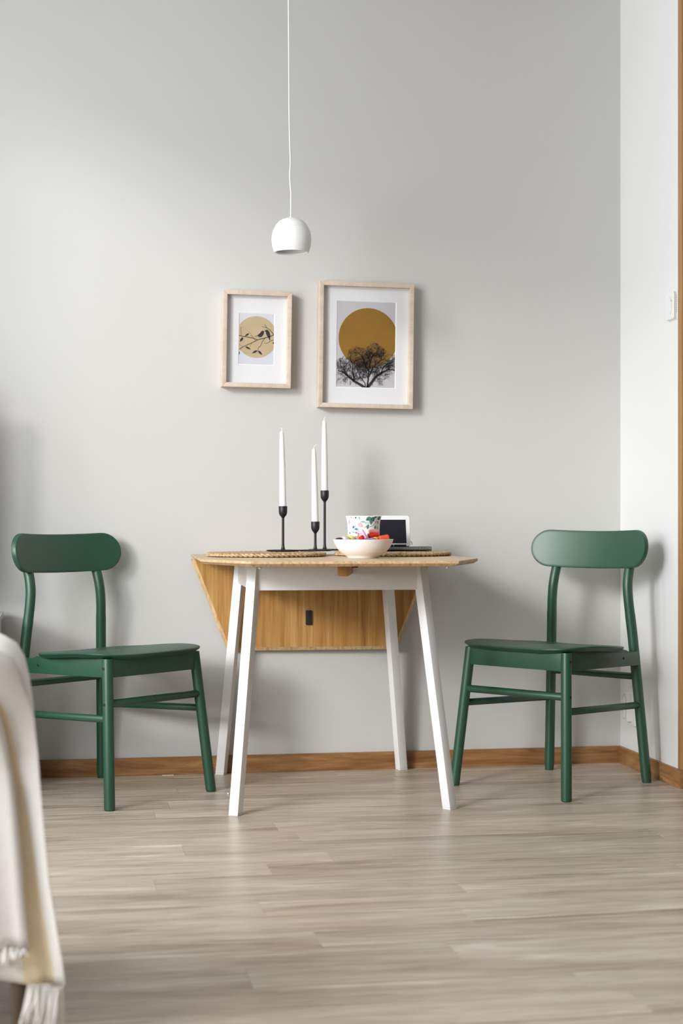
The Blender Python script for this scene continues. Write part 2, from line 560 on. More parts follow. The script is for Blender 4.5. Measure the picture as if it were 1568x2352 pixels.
def board(poly, hinge):
    """board lying with its top at z=0 and the underside edges cut back at a slant, except along the hinge edge(s)"""
    n = len(poly)
    c = Vector((sum(p[0] for p in poly) / n, sum(p[1] for p in poly) / n))

    def inset(d):
        out = []
        for i in range(n):
            p0, p1, p2 = (Vector(poly[(i + k) % n]) for k in (-1, 0, 1))
            e1, e2 = (p1 - p0).normalized(), (p2 - p1).normalized()
            n1, n2 = Vector((-e1.y, e1.x)), Vector((-e2.y, e2.x))
            if n1.dot(c - p1) < 0:
                n1 = -n1
            if n2.dot(c - p1) < 0:
                n2 = -n2
            d1 = 0 if ((i - 1) % n) in hinge else d
            d2 = 0 if i in hinge else d
            # intersection of the two offset lines
            A = Matrix(((n1.x, n1.y), (n2.x, n2.y)))
            q = A.inverted() @ Vector((n1.dot(p1) + d1, n2.dot(p1) + d2))
            out.append(q)
        return out
    lv = [(0.0115, -TH), (0.0008, -0.0074), (0.0, -0.0068), (0.0, -0.0008), (0.0008, 0.0)]
    mb = MB()
    loops = [[(q.x, q.y, z) for q in inset(d)] for d, z in lv]
    mb.loft(loops, mi=[1, 1, 1, 1], cap0=False, cap1=False)
    mb.poly(list(reversed(loops[0])), 2)
    mb.poly(loops[-1], 0)
    return mb


center = board([(-TW, -TD), (TW, -TD), (TW, TD), (-TW, TD)], {0, 2})
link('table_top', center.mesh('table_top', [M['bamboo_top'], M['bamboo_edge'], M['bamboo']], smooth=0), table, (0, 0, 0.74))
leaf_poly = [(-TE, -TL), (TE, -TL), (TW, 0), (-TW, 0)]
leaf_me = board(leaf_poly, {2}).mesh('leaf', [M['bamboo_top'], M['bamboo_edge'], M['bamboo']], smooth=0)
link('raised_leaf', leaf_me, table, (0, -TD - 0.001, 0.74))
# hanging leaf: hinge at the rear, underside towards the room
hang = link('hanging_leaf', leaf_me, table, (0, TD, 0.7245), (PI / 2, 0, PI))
hang['label'] = 'hanging bamboo leaf with a black pull strap'
pull = MB()
pull.box((0, -0.0035, 0), (0.021, 0.007, 0.050))
pull_o = link('pull_strap', pull.mesh('pull_strap', M['strap'], 0.003), hang)
pull_o.matrix_parent_inverse = Matrix()
# place the strap on the underside (local z = -TH) of the hanging leaf
pull_o.location = (0.014, -0.2000, -TH - 0.0005)
pull_o.rotation_euler = (PI / 2, 0, 0)


def leg_mesh(top, foot, phi, s=0.031, h=0.7253):
    """square leg, sheared from foot to top so that both ends stay level; phi turns its section"""
    mb = MB()
    def sq(c, z, k=1.0):
        return [(c[0] + s * k / math.sqrt(2) * math.cos(phi + q * PI / 2), c[1] + s * k / math.sqrt(2) * math.sin(phi + q * PI / 2), z) for q in range(4)]
    lf = lambda t: (foot[0] + (top[0] - foot[0]) * t, foot[1] + (top[1] - foot[1]) * t)
    mb.loft([sq(lf(0.006 / h), 0.006), sq(lf(1), h)])
    return mb.mesh('leg', M['white_paint'], 0.0025), MB().loft([sq(foot, 0.0, 0.96), sq(lf(0.006 / h), 0.006, 0.98)]).mesh('foot_cap', M['foot'], 0.0008)


LEGS = {'nl': ((-0.248, -0.292), (-0.312, -0.408), 12), 'nr': ((0.248, -0.292), (0.322, -0.392), -7),
        'rl': ((-0.248, 0.288), (-0.3104, 0.3534), 19), 'rr': ((0.240, 0.288), (0.3085, 0.3760), -24)}
for k, (tp, ft, ph) in LEGS.items():
    lm, fm = leg_mesh(tp, ft, -PI / 2 + R(ph))
    lo_ = link('leg', lm, table)
    link('foot_cap', fm, lo_)
AZ0, AZ1 = 0.645, 0.7250
link('apron', MB().box((0, -0.296, (AZ0 + AZ1) / 2), (0.49, 0.020, AZ1 - AZ0)).mesh('apron', M['white_paint'], 0.002), table)
link('apron', MB().box((0, 0.292, (AZ0 + AZ1) / 2), (0.49, 0.020, AZ1 - AZ0)).mesh('apron', M['white_paint'], 0.002), table)
for s in (-1, 1):
    link('side_apron', MB().box((s * 0.249, 0, (AZ0 + AZ1) / 2), (0.020, 0.575, AZ1 - AZ0)).mesh('side_apron', M['white_paint'], 0.002), table)
# swing-out bar that carries the raised leaf
sb = link('leaf_support', MB().box((0, 0.14, 0), (0.030, 0.28, 0.030)).mesh('leaf_support', M['bamboo'], 0.001), table, (-0.022, -0.575, 0.7100), (0, 0, R(-11)))
link('pivot', MB().box((0.036, -0.02, 0.0125), (0.016, 0.03, 0.004)).mesh('pivot', M['black']), sb)
for x, yy in ((-0.262, -0.655), (0.262, -0.655)):
    link('bumper', MB().lathe([(0, -0.007), (0.004, -0.0065), (0.0055, -0.003), (0.0055, 0)], 16).mesh('bumper', M['clear']), table, (x, yy, 0.7255))


def on_table(x, y):
    c, s = math.cos(TR), math.sin(TR)
    return TX + x * c - y * s, TY + x * s + y * c


# ------------------------------------------------------------------ chairs
def seat_mesh():
    """scooped plywood seat with a rounded front and an undercut rim"""
    n = 96
    out = []
    for i in range(n):
        a = 2 * PI * i / n
        ca, sa = math.cos(a), math.sin(a)
        e = 0.45 if sa > 0 else 0.26
        x = 0.2345 * math.copysign(abs(ca) ** e, ca)
        y = (0.2230 if sa > 0 else 0.150) * math.copysign(abs(sa) ** e, sa)
        if sa < 0:
            x *= 1 - 0.19 * (abs(y) / 0.150) ** 1.3
        out.append((x, y + 0.012))
    def zt(x, y):
        t = min(1, max(0, (y + 0.14) / 0.26))
        z = 0.447 + 0.0155 * (t * t * (3 - 2 * t))
        z -= 0.0085 * math.exp(-((x / 0.13) ** 2 + ((y + 0.02) / 0.12) ** 2))
        if y > 0.15:
            z -= 0.9 * (y - 0.15) ** 2
        return z
    c = (0, 0.02)
    rows = []
    for k in (0.02, 0.2, 0.4, 0.58, 0.74, 0.86, 0.94, 0.985, 1.0):
        rows.append([(c[0] + (x - c[0]) * k, c[1] + (y - c[1]) * k, zt(c[0] + (x - c[0]) * k, c[1] + (y - c[1]) * k) - (0.0012 if k == 1.0 else 0)) for x, y in out])
    rim = [(1.0, 0.0050), (0.985, 0.0085), (0.945, 0.0165), (0.9, 0.0165), (0.5, 0.0165), (0.02, 0.0165)]
    for k, d in rim:
        rows.append([(c[0] + (x - c[0]) * k, c[1] + (y - c[1]) * k, zt(c[0] + (x - c[0]) * k, c[1] + (y - c[1]) * k) - d) for x, y in out])
    mb = MB()
    mb.quadgrid(rows, closed_v=True)
    k = len(mb.v)
    mb.f.append(tuple(range(n)))
    mb.m.append(0)
    mb.f.append(tuple(range(k - n, k)))
    mb.m.append(0)
    return mb.mesh('seat', M['green'], smooth=38)


def back_mesh():
    """bent stadium-shaped backrest"""
    hw, hh, th = 0.2256, 0.0618, 0.017
    n = 40
    outline = []
    for i in range(n + 1):
        a = -PI / 2 + PI * i / n
        outline.append((hw - hh + hh * math.cos(a), hh * math.sin(a)))
    mid = [(hw - hh - (2 * (hw - hh)) * i / 24, hh) for i in range(1, 24)]
    outline += mid
    for i in range(n + 1):
        a = PI / 2 + PI * i / n
        outline.append((-(hw - hh) + hh * math.cos(a), hh * math.sin(a)))
    outline += [(-(hw - hh) + (2 * (hw - hh)) * i / 24, -hh) for i in range(1, 24)]
    def pt(x, z, off):
        y0 = -0.2245 + 0.9 * x * x - 0.16 * z
        nx, ny = 1.8 * x, -1.0
        L = math.hypot(nx, ny)
        return (x + nx / L * off * 1.0, y0 + ny / L * off, 0.7515 + z + 0.006 * (x / 0.2) ** 2)
    mb = MB()
    loops = []
    for k, off in ((0.0, 0.0), (0.3, 0.0), (0.6, 0.0), (0.85, 0.0), (0.955, 0.0), (0.985, 0.0008), (1.0, 0.0035), (1.0, th - 0.0035), (0.985, th - 0.0008), (0.955, th), (0.85, th), (0.6, th), (0.3, th), (0.0, th)):
        loop = []
        for x, z in outline:
            # shrink towards the spine of the stadium
            sx = max(-(hw - hh), min(hw - hh, x))
            loop.append(pt(sx + (x - sx) * k, z * k, off))
        loops.append(loop)
    mb.loft(loops, cap0=False, cap1=False)
    me = mb.mesh('backrest', M['green'], smooth=40)
    return me


def post_path(s):
    pts = [(0.1947, -0.2400, 0.0), (0.179, -0.2255, 0.225), (0.1632, -0.2105, 0.45), (0.1560, -0.2030, 0.54), (0.1515, -0.1990, 0.595),
           (0.1478, -0.2005, 0.640), (0.1455, -0.2110, 0.684), (0.1445, -0.2260, 0.720), (0.1440, -0.2420, 0.757)]
    # smooth resample (Catmull-Rom)
    V = [Vector((s * x, y, z)) for x, y, z in pts]
    out = []
    for i in range(len(V) - 1):
        p0, p1, p2, p3 = V[max(i - 1, 0)], V[i], V[i + 1], V[min(i + 2, len(V) - 1)]
        for k in range(6):
            t = k / 6
            out.append(0.5 * ((2 * p1) + (p2 - p0) * t + (2 * p0 - 5 * p1 + 4 * p2 - p3) * t * t + (3 * p1 - p0 - 3 * p2 + p3) * t ** 3))
    out.append(V[-1])
    return out


def bar_between(a, b, r, n=14):
    a, b = Vector(a), Vector(b)
    t = (b - a).normalized()
    return MB().tube([a, a + t * 0.002, b - t * 0.002, b], [r * 0.9, r, r, r * 0.9], n)


SEAT_ME, BACK_ME = seat_mesh(), back_mesh()
CH = {}
RL_ = 0.0165
for s in (-1, 1):
    a, b = Vector((s * 0.2195, 0.2330, 0)), Vector((s * 0.1874, 0.1898, 0.444))
    CH['fl', s] = MB().tube([a, a.lerp(b, 0.006), a.lerp(b, 0.012), b], [RL_ * 0.86, RL_ * 0.97, RL_, RL_], 24, flat=True).mesh('front_leg', M['green'], smooth=50)
    pp = post_path(s)
    rr = [RL_ * (0.88 if i == 0 else 1.0 if p.z < 0.55 else 0.96) for i, p in enumerate(pp)]
    CH['rl', s] = MB().tube(pp, rr, 24, flat=False).mesh('rear_leg', M['green'], smooth=50)
    # side rail with the notch behind the seat
    f0, r0 = Vector((s * 0.1875, 0.182, 0)), Vector((s * 0.1745, -0.213, 0))
    n_ = Vector((f0.y - r0.y, -(f0.x - r0.x), 0)).normalized() * 0.011
    prof = [(0.0, 0.388), (0.0, 0.4465), (0.72, 0.4400), (0.80, 0.434), (0.84, 0.427), (0.90, 0.4265), (0.985, 0.4275), (1.0, 0.422), (1.0, 0.386), (0.985, 0.381)]
    mb = MB()
    la = [f0.lerp(r0, t) + n_ + Vector((0, 0, z)) for t, z in prof]
    lb = [f0.lerp(r0, t) - n_ + Vector((0, 0, z)) for t, z in prof]
    mb.loft([la, lb])
    CH['rail', s] = mb.mesh('side_rail', M['green'], 0.0018)
    CH['ss', s] = bar_between((s * 0.1984, 0.2008, 0.2650), (s * 0.1762, -0.2242, 0.2510), 0.0112).mesh('side_stretcher', M['green'], smooth=50)
# curved front apron
ap = MB()
lo2 = []
for i in range(9):
    x = -0.186 + 0.372 * i / 8
    yy = 0.193 + 0.004 * (1 - (x / 0.186) ** 2)
    lo2.append([(x, yy - 0.010, 0.388), (x, yy + 0.010, 0.388), (x, yy + 0.010, 0.4425), (x, yy - 0.010, 0.4425)])
ap.loft(lo2)
CH['apron'] = ap.mesh('front_apron', M['green'], 0.0015)
CH['fs'] = bar_between((-0.1985, 0.2035, 0.3105), (0.1985, 0.2035, 0.3105), 0.0118).mesh('front_stretcher', M['green'], smooth=50)
CH['rs'] = bar_between((-0.170, -0.2165, 0.3430), (0.170, -0.2165, 0.3430), 0.0112).mesh('rear_stretcher', M['green'], smooth=50)
CH['screw'] = MB().lathe([(0, -0.004), (0.0050, -0.004), (0.0050, 0.0004), (0.0040, 0.0009), (0.0018, 0.0009), (0.0016, -0.001), (0, -0.001)], 16).mesh('screw', M['black_screw'])


def chair(label, x, y, rot, scale):
    t = thing('dining_chair', label, 'chair', (x, y, 0), rot, 'green dining chairs at the table')
    t.scale = (scale,) * 3
    link('seat', SEAT_ME, t)
    link('backrest', BACK_ME, t)
    for s in (1, -1):
        fl = link('front_leg', CH['fl', s], t)
        for z in (0.3105, 0.4160):
            k = z / 0.444
            px, py = 0.2195 + (0.1874 - 0.2195) * k, 0.2330 + (0.1898 - 0.2330) * k
            link('screw', CH['screw'], fl, (s * (px + RL_ - 0.0002), py, z), (0, s * PI / 2, 0))
        link('rear_leg', CH['rl', s], t)
        ra = link('side_rail', CH['rail', s], t)
        link('screw', CH['screw'], ra, (s * (0.1775 + 0.0112), -0.118, 0.4085), (0, s * PI / 2, 0))
        link('side_stretcher', CH['ss', s], t)
    link('front_apron', CH['apron'], t)
    link('front_stretcher', CH['fs'], t)
    link('rear_stretcher', CH['rs'], t)
    return t


chair('green wooden chair left of the table, half behind the draped throw', 0.1537, -0.3382, R(-138.2), 0.994)
chair('green wooden chair right of the table in the corner', 1.5731, -0.4248, R(126.2), 1.006)

# ------------------------------------------------------------------ pictures on the wall
def art_poly(mb, pts, y, mi=0):
    mb.poly([(x, y, z) for x, z in pts], mi)


def stroke(mb, pts, w0, w1, y):
    """tapered flat ink line"""
    n = len(pts)
    L_, R_ = [], []
    for i, (x, z) in enumerate(pts):
        x0, z0 = pts[max(i - 1, 0)]
        x1, z1 = pts[min(i + 1, n - 1)]
        d = math.hypot(x1 - x0, z1 - z0) or 1
        w = (w0 + (w1 - w0) * i / (n - 1)) / 2
        nx, nz = -(z1 - z0) / d * w, (x1 - x0) / d * w
        L_.append((x + nx, y, z + nz))
        R_.append((x - nx, y, z - nz))
    mb.quadgrid([L_, R_])


def clipped_disc(mb, cx, cz, r, hw, y):
    pts = []
    for i in range(120):
        a = 2 * PI * i / 120
        pts.append((max(-hw, min(hw, cx + r * math.cos(a))), cz + r * math.sin(a)))
    art_poly(mb, pts, y)


def picture(label, cx, cz, w, h, aw, ah, ax, az, tilt, draw):
    p = thing('framed_picture', label, 'picture', (cx, -0.0455, cz), group='framed pictures above the table', rot=(0, R(tilt), 0))
    FD, FW = 0.045, 0.0145
    for ang, ln, off in ((0, w, h / 2), (PI, w, h / 2), (PI / 2, h, w / 2), (-PI / 2, h, w / 2)):
        mb = MB()
        a, b = ln / 2, ln / 2 - FW
        # mitred rail along x at z = off, front at y = 0
        mb.loft([[(-a, 0, off), (a, 0, off), (a, FD, off), (-a, FD, off)], [(-b, 0, off - FW), (b, 0, off - FW), (b, FD, off - FW), (-b, FD, off - FW)]])
        link('frame_rail', mb.mesh('frame_rail', M['birch'], 0.0010), p, rot=(0, ang, 0))
    iw, ih = w / 2 - FW, h / 2 - FW
    yb = 0.0225
    link('backing_board', MB().box((0, 0.038, 0), (iw * 2, 0.008, ih * 2)).mesh('backing_board', M['bench']), p)
    mt = MB()
    o = [(-iw, -ih), (iw, -ih), (iw, ih), (-iw, ih)]
    i_ = [(ax - aw / 2, az - ah / 2), (ax + aw / 2, az - ah / 2), (ax + aw / 2, az + ah / 2), (ax - aw / 2, az + ah / 2)]
    j_ = [(ax + (x - ax) * (1 - 0.004 / aw), az + (z - az) * (1 - 0.004 / ah)) for x, z in i_]
    rows = [[(x, yb, z) for x, z in o], [(x, yb, z) for x, z in i_], [(x, yb + 0.0018, z) for x, z in j_]]
    mt.quadgrid(rows, closed_v=True)
    mt.m = [0] * 4 + [1] * 4
    link('mat_board', mt.mesh('mat_board', [M['mat_board'], M['mat_core']], smooth=0), p)
    yp = yb + 0.0019
    draw(p, aw, ah, ax, az, yp)
    link('glass', MB().box((0, 0.0095, 0), (iw * 2, 0.0015, ih * 2)).mesh('glass', M['glass'], smooth=0), p)
    return p


def draw_birds(p, aw, ah, ax, az, y):
    link('print_paper', MB().box((ax, y + 0.001, az), (aw, 0.0018, ah)).mesh('print_paper', M['print_white']), p)
    K = 5107.0
    C = lambda px, py: (ax + (px - 672) / K + (py - 965) / K * 0.014, az - (py - 965) / K + (px - 672) / K * 0.014)
    y1, y2 = y - 0.0003, y - 0.0006
    d = MB()
    pts = []
    for i in range(120):
        a = 2 * PI * i / 120
        x, z = ax - 0.0005 + 0.0705 * math.cos(a), az + 0.0074 + 0.0705 * math.sin(a)
        pts.append((max(ax - aw / 2, min(ax + aw / 2, x)), z))
    art_poly(d, pts, y1)
    link('moon_print', d.mesh('moon_print', M['moon'], smooth=0), p)
    mb = MB()
    for pl, w0, w1 in [
        ([(358, 1152), (430, 1105), (500, 1070), (590, 1030), (690, 975), (820, 940), (910, 912), (972, 880)], 9, 13),
        ([(364, 905), (470, 925), (600, 945), (690, 975)], 12, 10), ([(972, 880), (905, 800), (850, 765), (765, 742)], 11, 6), ([(850, 765), (812, 708)], 7, 6),
        ([(405, 905), (405, 860), (398, 800), (403, 760)], 5, 8), ([(655, 992), (600, 920), (575, 880), (535, 845)], 5, 4), ([(600, 920), (560, 905)], 3, 3),
        ([(815, 945), (770, 1005), (745, 1072), (702, 1112), (697, 1160)], 9, 6), ([(970, 970), (915, 990), (850, 1035), (808, 1028)], 8, 6),
        ([(585, 1040), (555, 1098)], 4, 4), ([(364, 1055), (435, 1098)], 4, 4), ([(697, 1160), (685, 1195)], 5, 5), ([(400, 1125), (385, 1165)], 4, 3),
        ([(725, 922), (728, 957)], 4, 3), ([(748, 922), (768, 950)], 4, 3)]:
        stroke(mb, [C(*q) for q in pl], w0 / K, w1 / K, y2)
    for a, b, w in [((685, 1158), (593, 1210), 36), ((700, 1162), (772, 1238), 36), ((437, 938), (380, 1017), 40), ((542, 868), (467, 918), 30), ((478, 1097), (574, 1143), 32), ((360, 1170), (358, 1250), 40), ((962, 1010), (968, 1045), 24)]:
        (xa, za), (xb, zb) = C(*a), C(*b)
        n = 12
        pts = []
        dx, dz = xb - xa, zb - za
        L = math.hypot(dx, dz)
        for k in range(n):
            t = k / n
            pts.append((xa + dx * t - dz / L * w / K / 2 * math.sin(PI * t ** 0.8), za + dz * t + dx / L * w / K / 2 * math.sin(PI * t ** 0.8)))
        for k in range(n):
            t = 1 - k / n
            pts.append((xa + dx * t + dz / L * w / K / 2 * math.sin(PI * t ** 0.8), za + dz * t - dx / L * w / K / 2 * math.sin(PI * t ** 0.8)))
        pts = [(max(ax - aw / 2, min(ax + aw / 2, x)), z) for x, z in pts]
        art_poly(mb, pts, y2)
    link('branch_print', mb.mesh('branch_print', M['ink'], smooth=0), p)
    for poly in ([(807, 823), (775, 815), (755, 825), (738, 850), (702, 885), (680, 902), (626, 926), (662, 920), (690, 908), (713, 926), (748, 926), (777, 905), (796, 870), (799, 838)],
                 [(812, 822), (825, 805), (850, 797), (875, 808), (896, 840), (909, 890), (909, 930), (905, 988), (893, 975), (880, 940), (853, 905), (834, 860), (829, 830)]):
        b = MB()
        art_poly(b, [C(*q) for q in poly], y2)
        link('bird_print', b.mesh('bird_print', M['ink'], smooth=0), p)


def draw_tree(p, aw, ah, ax, az, y):
    link('print_paper', MB().box((ax, y + 0.001, az), (aw, 0.0018, ah)).mesh('print_paper', M['print_grey']), p)
    K = 3816.0
    C = lambda px, py: (ax + (px - 702) / K + (py - 882) / K * 0.014, az - (py - 882) / K + (px - 702) / K * 0.014)
    y1, y2 = y - 0.0003, y - 0.0006
    d = MB()
    pts = []
    cx, cz = C(730, 798)
    for i in range(140):
        a = 2 * PI * i / 140
        pts.append((max(ax - aw / 2, min(ax + aw / 2, cx + 0.1030 * math.cos(a))), cz + 0.1030 * math.sin(a)))
    art_poly(d, pts, y1)
    link('sun_print', d.mesh('sun_print', M['sun'], smooth=0), p)
    rg = random.Random(11)
    mb = MB()
    lim = lambda q: (max(306, min(1096, q[0])), max(860, min(1466, q[1])))

    def crown(x):   # upper outline of the crown
        return 885 + 60 * abs((x - 800) / 300) ** 1.2 + 75 * max(0, abs(x - 720) / 380 - 0.55) * 2 + 30 * math.sin(x * 0.021)

    def twig(x, yv, ang, ln, w, lev):
        pts = [(x, yv)]
        a = ang
        for k in range(4):
            a += rg.uniform(-0.38, 0.38)
            if abs(x - 700) > 250 and lev < 2:
                a += 0.16 * (1 if x > 700 else -1)
            x, yv = x + math.sin(a) * ln / 4, yv - math.cos(a) * ln / 4
            if x < 308 or x > 1092 or yv < crown(x) - 14 or yv > 1420:
                break
            pts.append((x, yv))
            if lev > 0:
                for _ in range(rg.choice((1, 2)) if lev > 1 else rg.choice((0, 1, 2))):
                    twig(x, yv, a + rg.choice((-1, 1)) * rg.uniform(0.35, 1.1), ln * rg.uniform(0.5, 0.78), w * 0.6, lev - 1)
        if len(pts) > 1:
            stroke(mb, [C(*lim(q)) for q in pts], w / K, w * 0.55 / K, y2)
    limbs = [([(700, 1466), (640, 1415), (540, 1360), (450, 1290), (390, 1240), (325, 1225)], 42, 8),
             ([(700, 1466), (765, 1385), (830, 1300), (900, 1250), (1000, 1200), (1085, 1212)], 44, 9),
             ([(712, 1450), (728, 1330), (738, 1210), (762, 1100), (800, 985)], 24, 7), ([(740, 1300), (790, 1180), (860, 1110), (960, 1050)], 16, 6),
             ([(690, 1450), (685, 1385), (625, 1310), (585, 1220), (570, 1150)], 14, 5), ([(540, 1360), (525, 1250), (520, 1150), (480, 1040)], 14, 5),
             ([(735, 1230), (690, 1160), (660, 1060), (640, 980)], 12, 5), ([(900, 1250), (930, 1170), (1000, 1120), (1070, 1090)], 14, 5), ([(450, 1290), (400, 1200), (340, 1140)], 10, 4),
             ([(730, 1340), (700, 1240), (700, 1180)], 9, 5), ([(762, 1100), (720, 1020), (700, 960)], 10, 4), ([(785, 1030), (850, 960), (870, 900)], 9, 4)]
    for pl, w0, w1 in limbs:
        stroke(mb, [C(*q) for q in pl], w0 / K, w1 / K, y2)
        for i in range(1, len(pl)):
            (xa, ya), (xb, yb_) = pl[i - 1], pl[i]
            seg = math.hypot(xb - xa, yb_ - ya)
            base = math.atan2(xb - xa, -(yb_ - ya))
            if ya > 1400:
                continue
            for k in range(int(seg / 22) + 1):
                t = rg.random()
                twig(xa + (xb - xa) * t, ya + (yb_ - ya) * t, base + rg.choice((-1, 1)) * rg.uniform(0.2, 1.2), rg.uniform(70, 130), 3.4, 2)
    for q in ((600, 1395), (560, 1385), (780, 1385), (880, 1290), (480, 1330), (400, 1290)):
        twig(*q, PI + rg.uniform(-0.8, 0.8), 60, 4, 1)
    link('tree_print', mb.mesh('tree_print', M['ink'], smooth=0, fix=False), p)


picture('small birch framed print of two birds kissing on a branch', 0.6558, 1.4643, 0.233, 0.325, 0.1220, 0.1750, 0.0010, 0.0020, 0.85, draw_birds)
picture('large birch framed print of a bare tree under an ochre sun', 1.0308, 1.4509, 0.3276, 0.4281, 0.2070, 0.2965, 0.0030, 0.0042, 0.70, draw_tree)

# ------------------------------------------------------------------ pendant lamp
LX, LY, LZ = 0.7089, -0.4881, 1.6842
lamp = thing('pendant_lamp', 'small white egg-shaped pendant lamp hanging on a white cord', 'lamp', (LX, LY, LZ))
prof = [(0.0475, 0.0035), (0.0490, 0.0), (0.0533, 0.0)]
for z, r in ((0.008, 0.0563), (0.018, 0.0592), (0.030, 0.0611), (0.042, 0.0616), (0.055, 0.0605), (0.067, 0.0571), (0.0760, 0.0528)):
    prof.append((r, z))
link('lamp_shade', MB().lathe([(0.0500, 0.0745), (0.0560, 0.052), (0.0575, 0.035), (0.0540, 0.016)] + prof, 64).mesh('lamp_shade', M['lamp'], smooth=50), lamp)
link('shade_cap', MB().lathe([(0.0500, 0.0762), (0.0522, 0.0764), (0.0495, 0.0825), (0.0440, 0.0905), (0.0365, 0.0975), (0.0265, 0.1032), (0.0150, 0.1067), (0.0045, 0.1080), (0.0, 0.1081)], 64).mesh('shade_cap', M['lamp'], smooth=50), lamp)
link('bulb', MB().lathe([(0, 0.010), (0.012, 0.013), (0.020, 0.025), (0.021, 0.038), (0.014, 0.055), (0.012, 0.0745), (0, 0.0745)], 24).mesh('bulb', M['lamp']), lamp)
link('set_screw', MB().lathe([(0, -0.001), (0.0012, -0.001), (0.0012, 0.0006), (0, 0.0006)], 10).mesh('set_screw', M['grey_mark']), lamp, (0.0270, -0.0455, 0.0710), (R(78), 0, R(30)))
cx0 = -0.0020
cpts = [(cx0, 0.107), (cx0 + 0.0005, 0.14), (cx0 + 0.0008, 0.18), (cx0 - 0.0028, 0.235), (cx0 - 0.0010, 0.285), (cx0 - 0.0030, 0.34), (cx0 - 0.0050, 0.45), (cx0 - 0.0058, 0.62), (cx0 - 0.0072, 0.80), (cx0 - 0.0078, ZC - LZ - 0.03)]
V = [Vector((x, 0, z)) for x, z in cpts]
cp = []
for i in range(len(V) - 1):
    p0, p1, p2, p3 = V[max(i - 1, 0)], V[i], V[i + 1], V[min(i + 2, len(V) - 1)]
    for k in range(8):
        t = k / 8
        cp.append(0.5 * ((2 * p1) + (p2 - p0) * t + (2 * p0 - 5 * p1 + 4 * p2 - p3) * t * t + (3 * p1 - p0 - 3 * p2 + p3) * t ** 3))
cp.append(V[-1])
link('cord', MB().tube(cp, 0.0024, 10).mesh('cord', M['cord'], smooth=60), lamp)
link('cord_grip', MB().lathe([(0.0042, 0.1055), (0.0045, 0.108), (0.0040, 0.1105), (0.0026, 0.1112), (0, 0.1112)], 16).mesh('cord_grip', M['cord']), lamp, (cx0, 0, 0))
link('ceiling_rose', MB().lathe([(0, 0), (0.045, 0.004), (0.05, 0.0299), (0, 0.0299)], 32).mesh('ceiling_rose', M['lamp']), lamp, (cx0 - 0.0078, 0, ZC - LZ - 0.03))

# ------------------------------------------------------------------ placemats
def braid_ring(r, z0=0.0070):
    mb = MB()
    turns = max(6, int(2 * PI * r / 0.046))
    n = turns * 12
    for s in range(3):
        path, rad = [], []
        for i in range(n):
            a = 2 * PI * i / n
            ph = turns * a + s * 2 * PI / 3
            rr = r + 0.0050 * math.sin(ph)
            z = z0 + 0.0024 * math.sin(2 * ph)
            path.append(Vector((rr * math.cos(a), rr * math.sin(a), z)))
            rad.append(0.0046 + 0.0004 * math.sin(5 * a + s) + 0.0004 * math.sin(3 * ph))
        k = 6
        P = []
        for i, p in enumerate(path):
            t = (path[(i + 1) % n] - path[i - 1]).normalized()
            u = (Vector((0, 0, 1)) - t * t.z).normalized()
            w = t.cross(u)
            P.append([p + (u * math.cos(2 * PI * q / k) * 0.95 + w * math.sin(2 * PI * q / k) * 1.15) * rad[i] for q in range(k)])
        mb.quadgrid(P, closed_u=True, closed_v=True)
    return mb.mesh('braid', M['straw'], smooth=60)


RINGS = [braid_ring(0.1790 - 0.0158 * k) for k in range(11)]
CORE = MB().lathe([(0, 0.0005), (0.178, 0.0005), (0.176, 0.0060), (0, 0.0060)], 48).mesh('mat_core', M['straw'])


def straw_mesh(seed):
    rg = random.Random(seed)
    mb = MB()
    for _ in range(16):
        a = rg.uniform(0, 2 * PI)
        r = 0.182 + rg.uniform(-0.01, 0.004)
        p = Vector((r * math.cos(a), r * math.sin(a), 0.010))
        d = Vector((math.cos(a + rg.uniform(-1.5, 1.5)), math.sin(a + rg.uniform(-1.5, 1.5)), rg.uniform(0.1, 0.8))).normalized() * rg.uniform(0.006, 0.016)
        mb.tube([p, p + d * 0.6 + Vector((0, 0, 0.001)), p + d], [0.0006, 0.0005, 0.0003], 5)
    return mb.mesh('loose_straw', M['straw'])


def placemat(label, x, y, rz, seed):
    X, Y = on_table(x, y)
    t = thing('placemat', label, 'placemat', (X, Y, 0.7402), rz, 'woven round placemats')
    link('mat_core', CORE, t)
    for m_ in RINGS:
        link('braid', m_, t)
    s = link('loose_straw', straw_mesh(seed), t)
    s['kind'] = 'stuff'
    return t


placemat('round woven straw placemat under the candlesticks', -0.1896, -0.0236, 0.3, 1)
placemat('round woven straw placemat under the notebook', 0.2235, 0.0450, 1.9, 2)

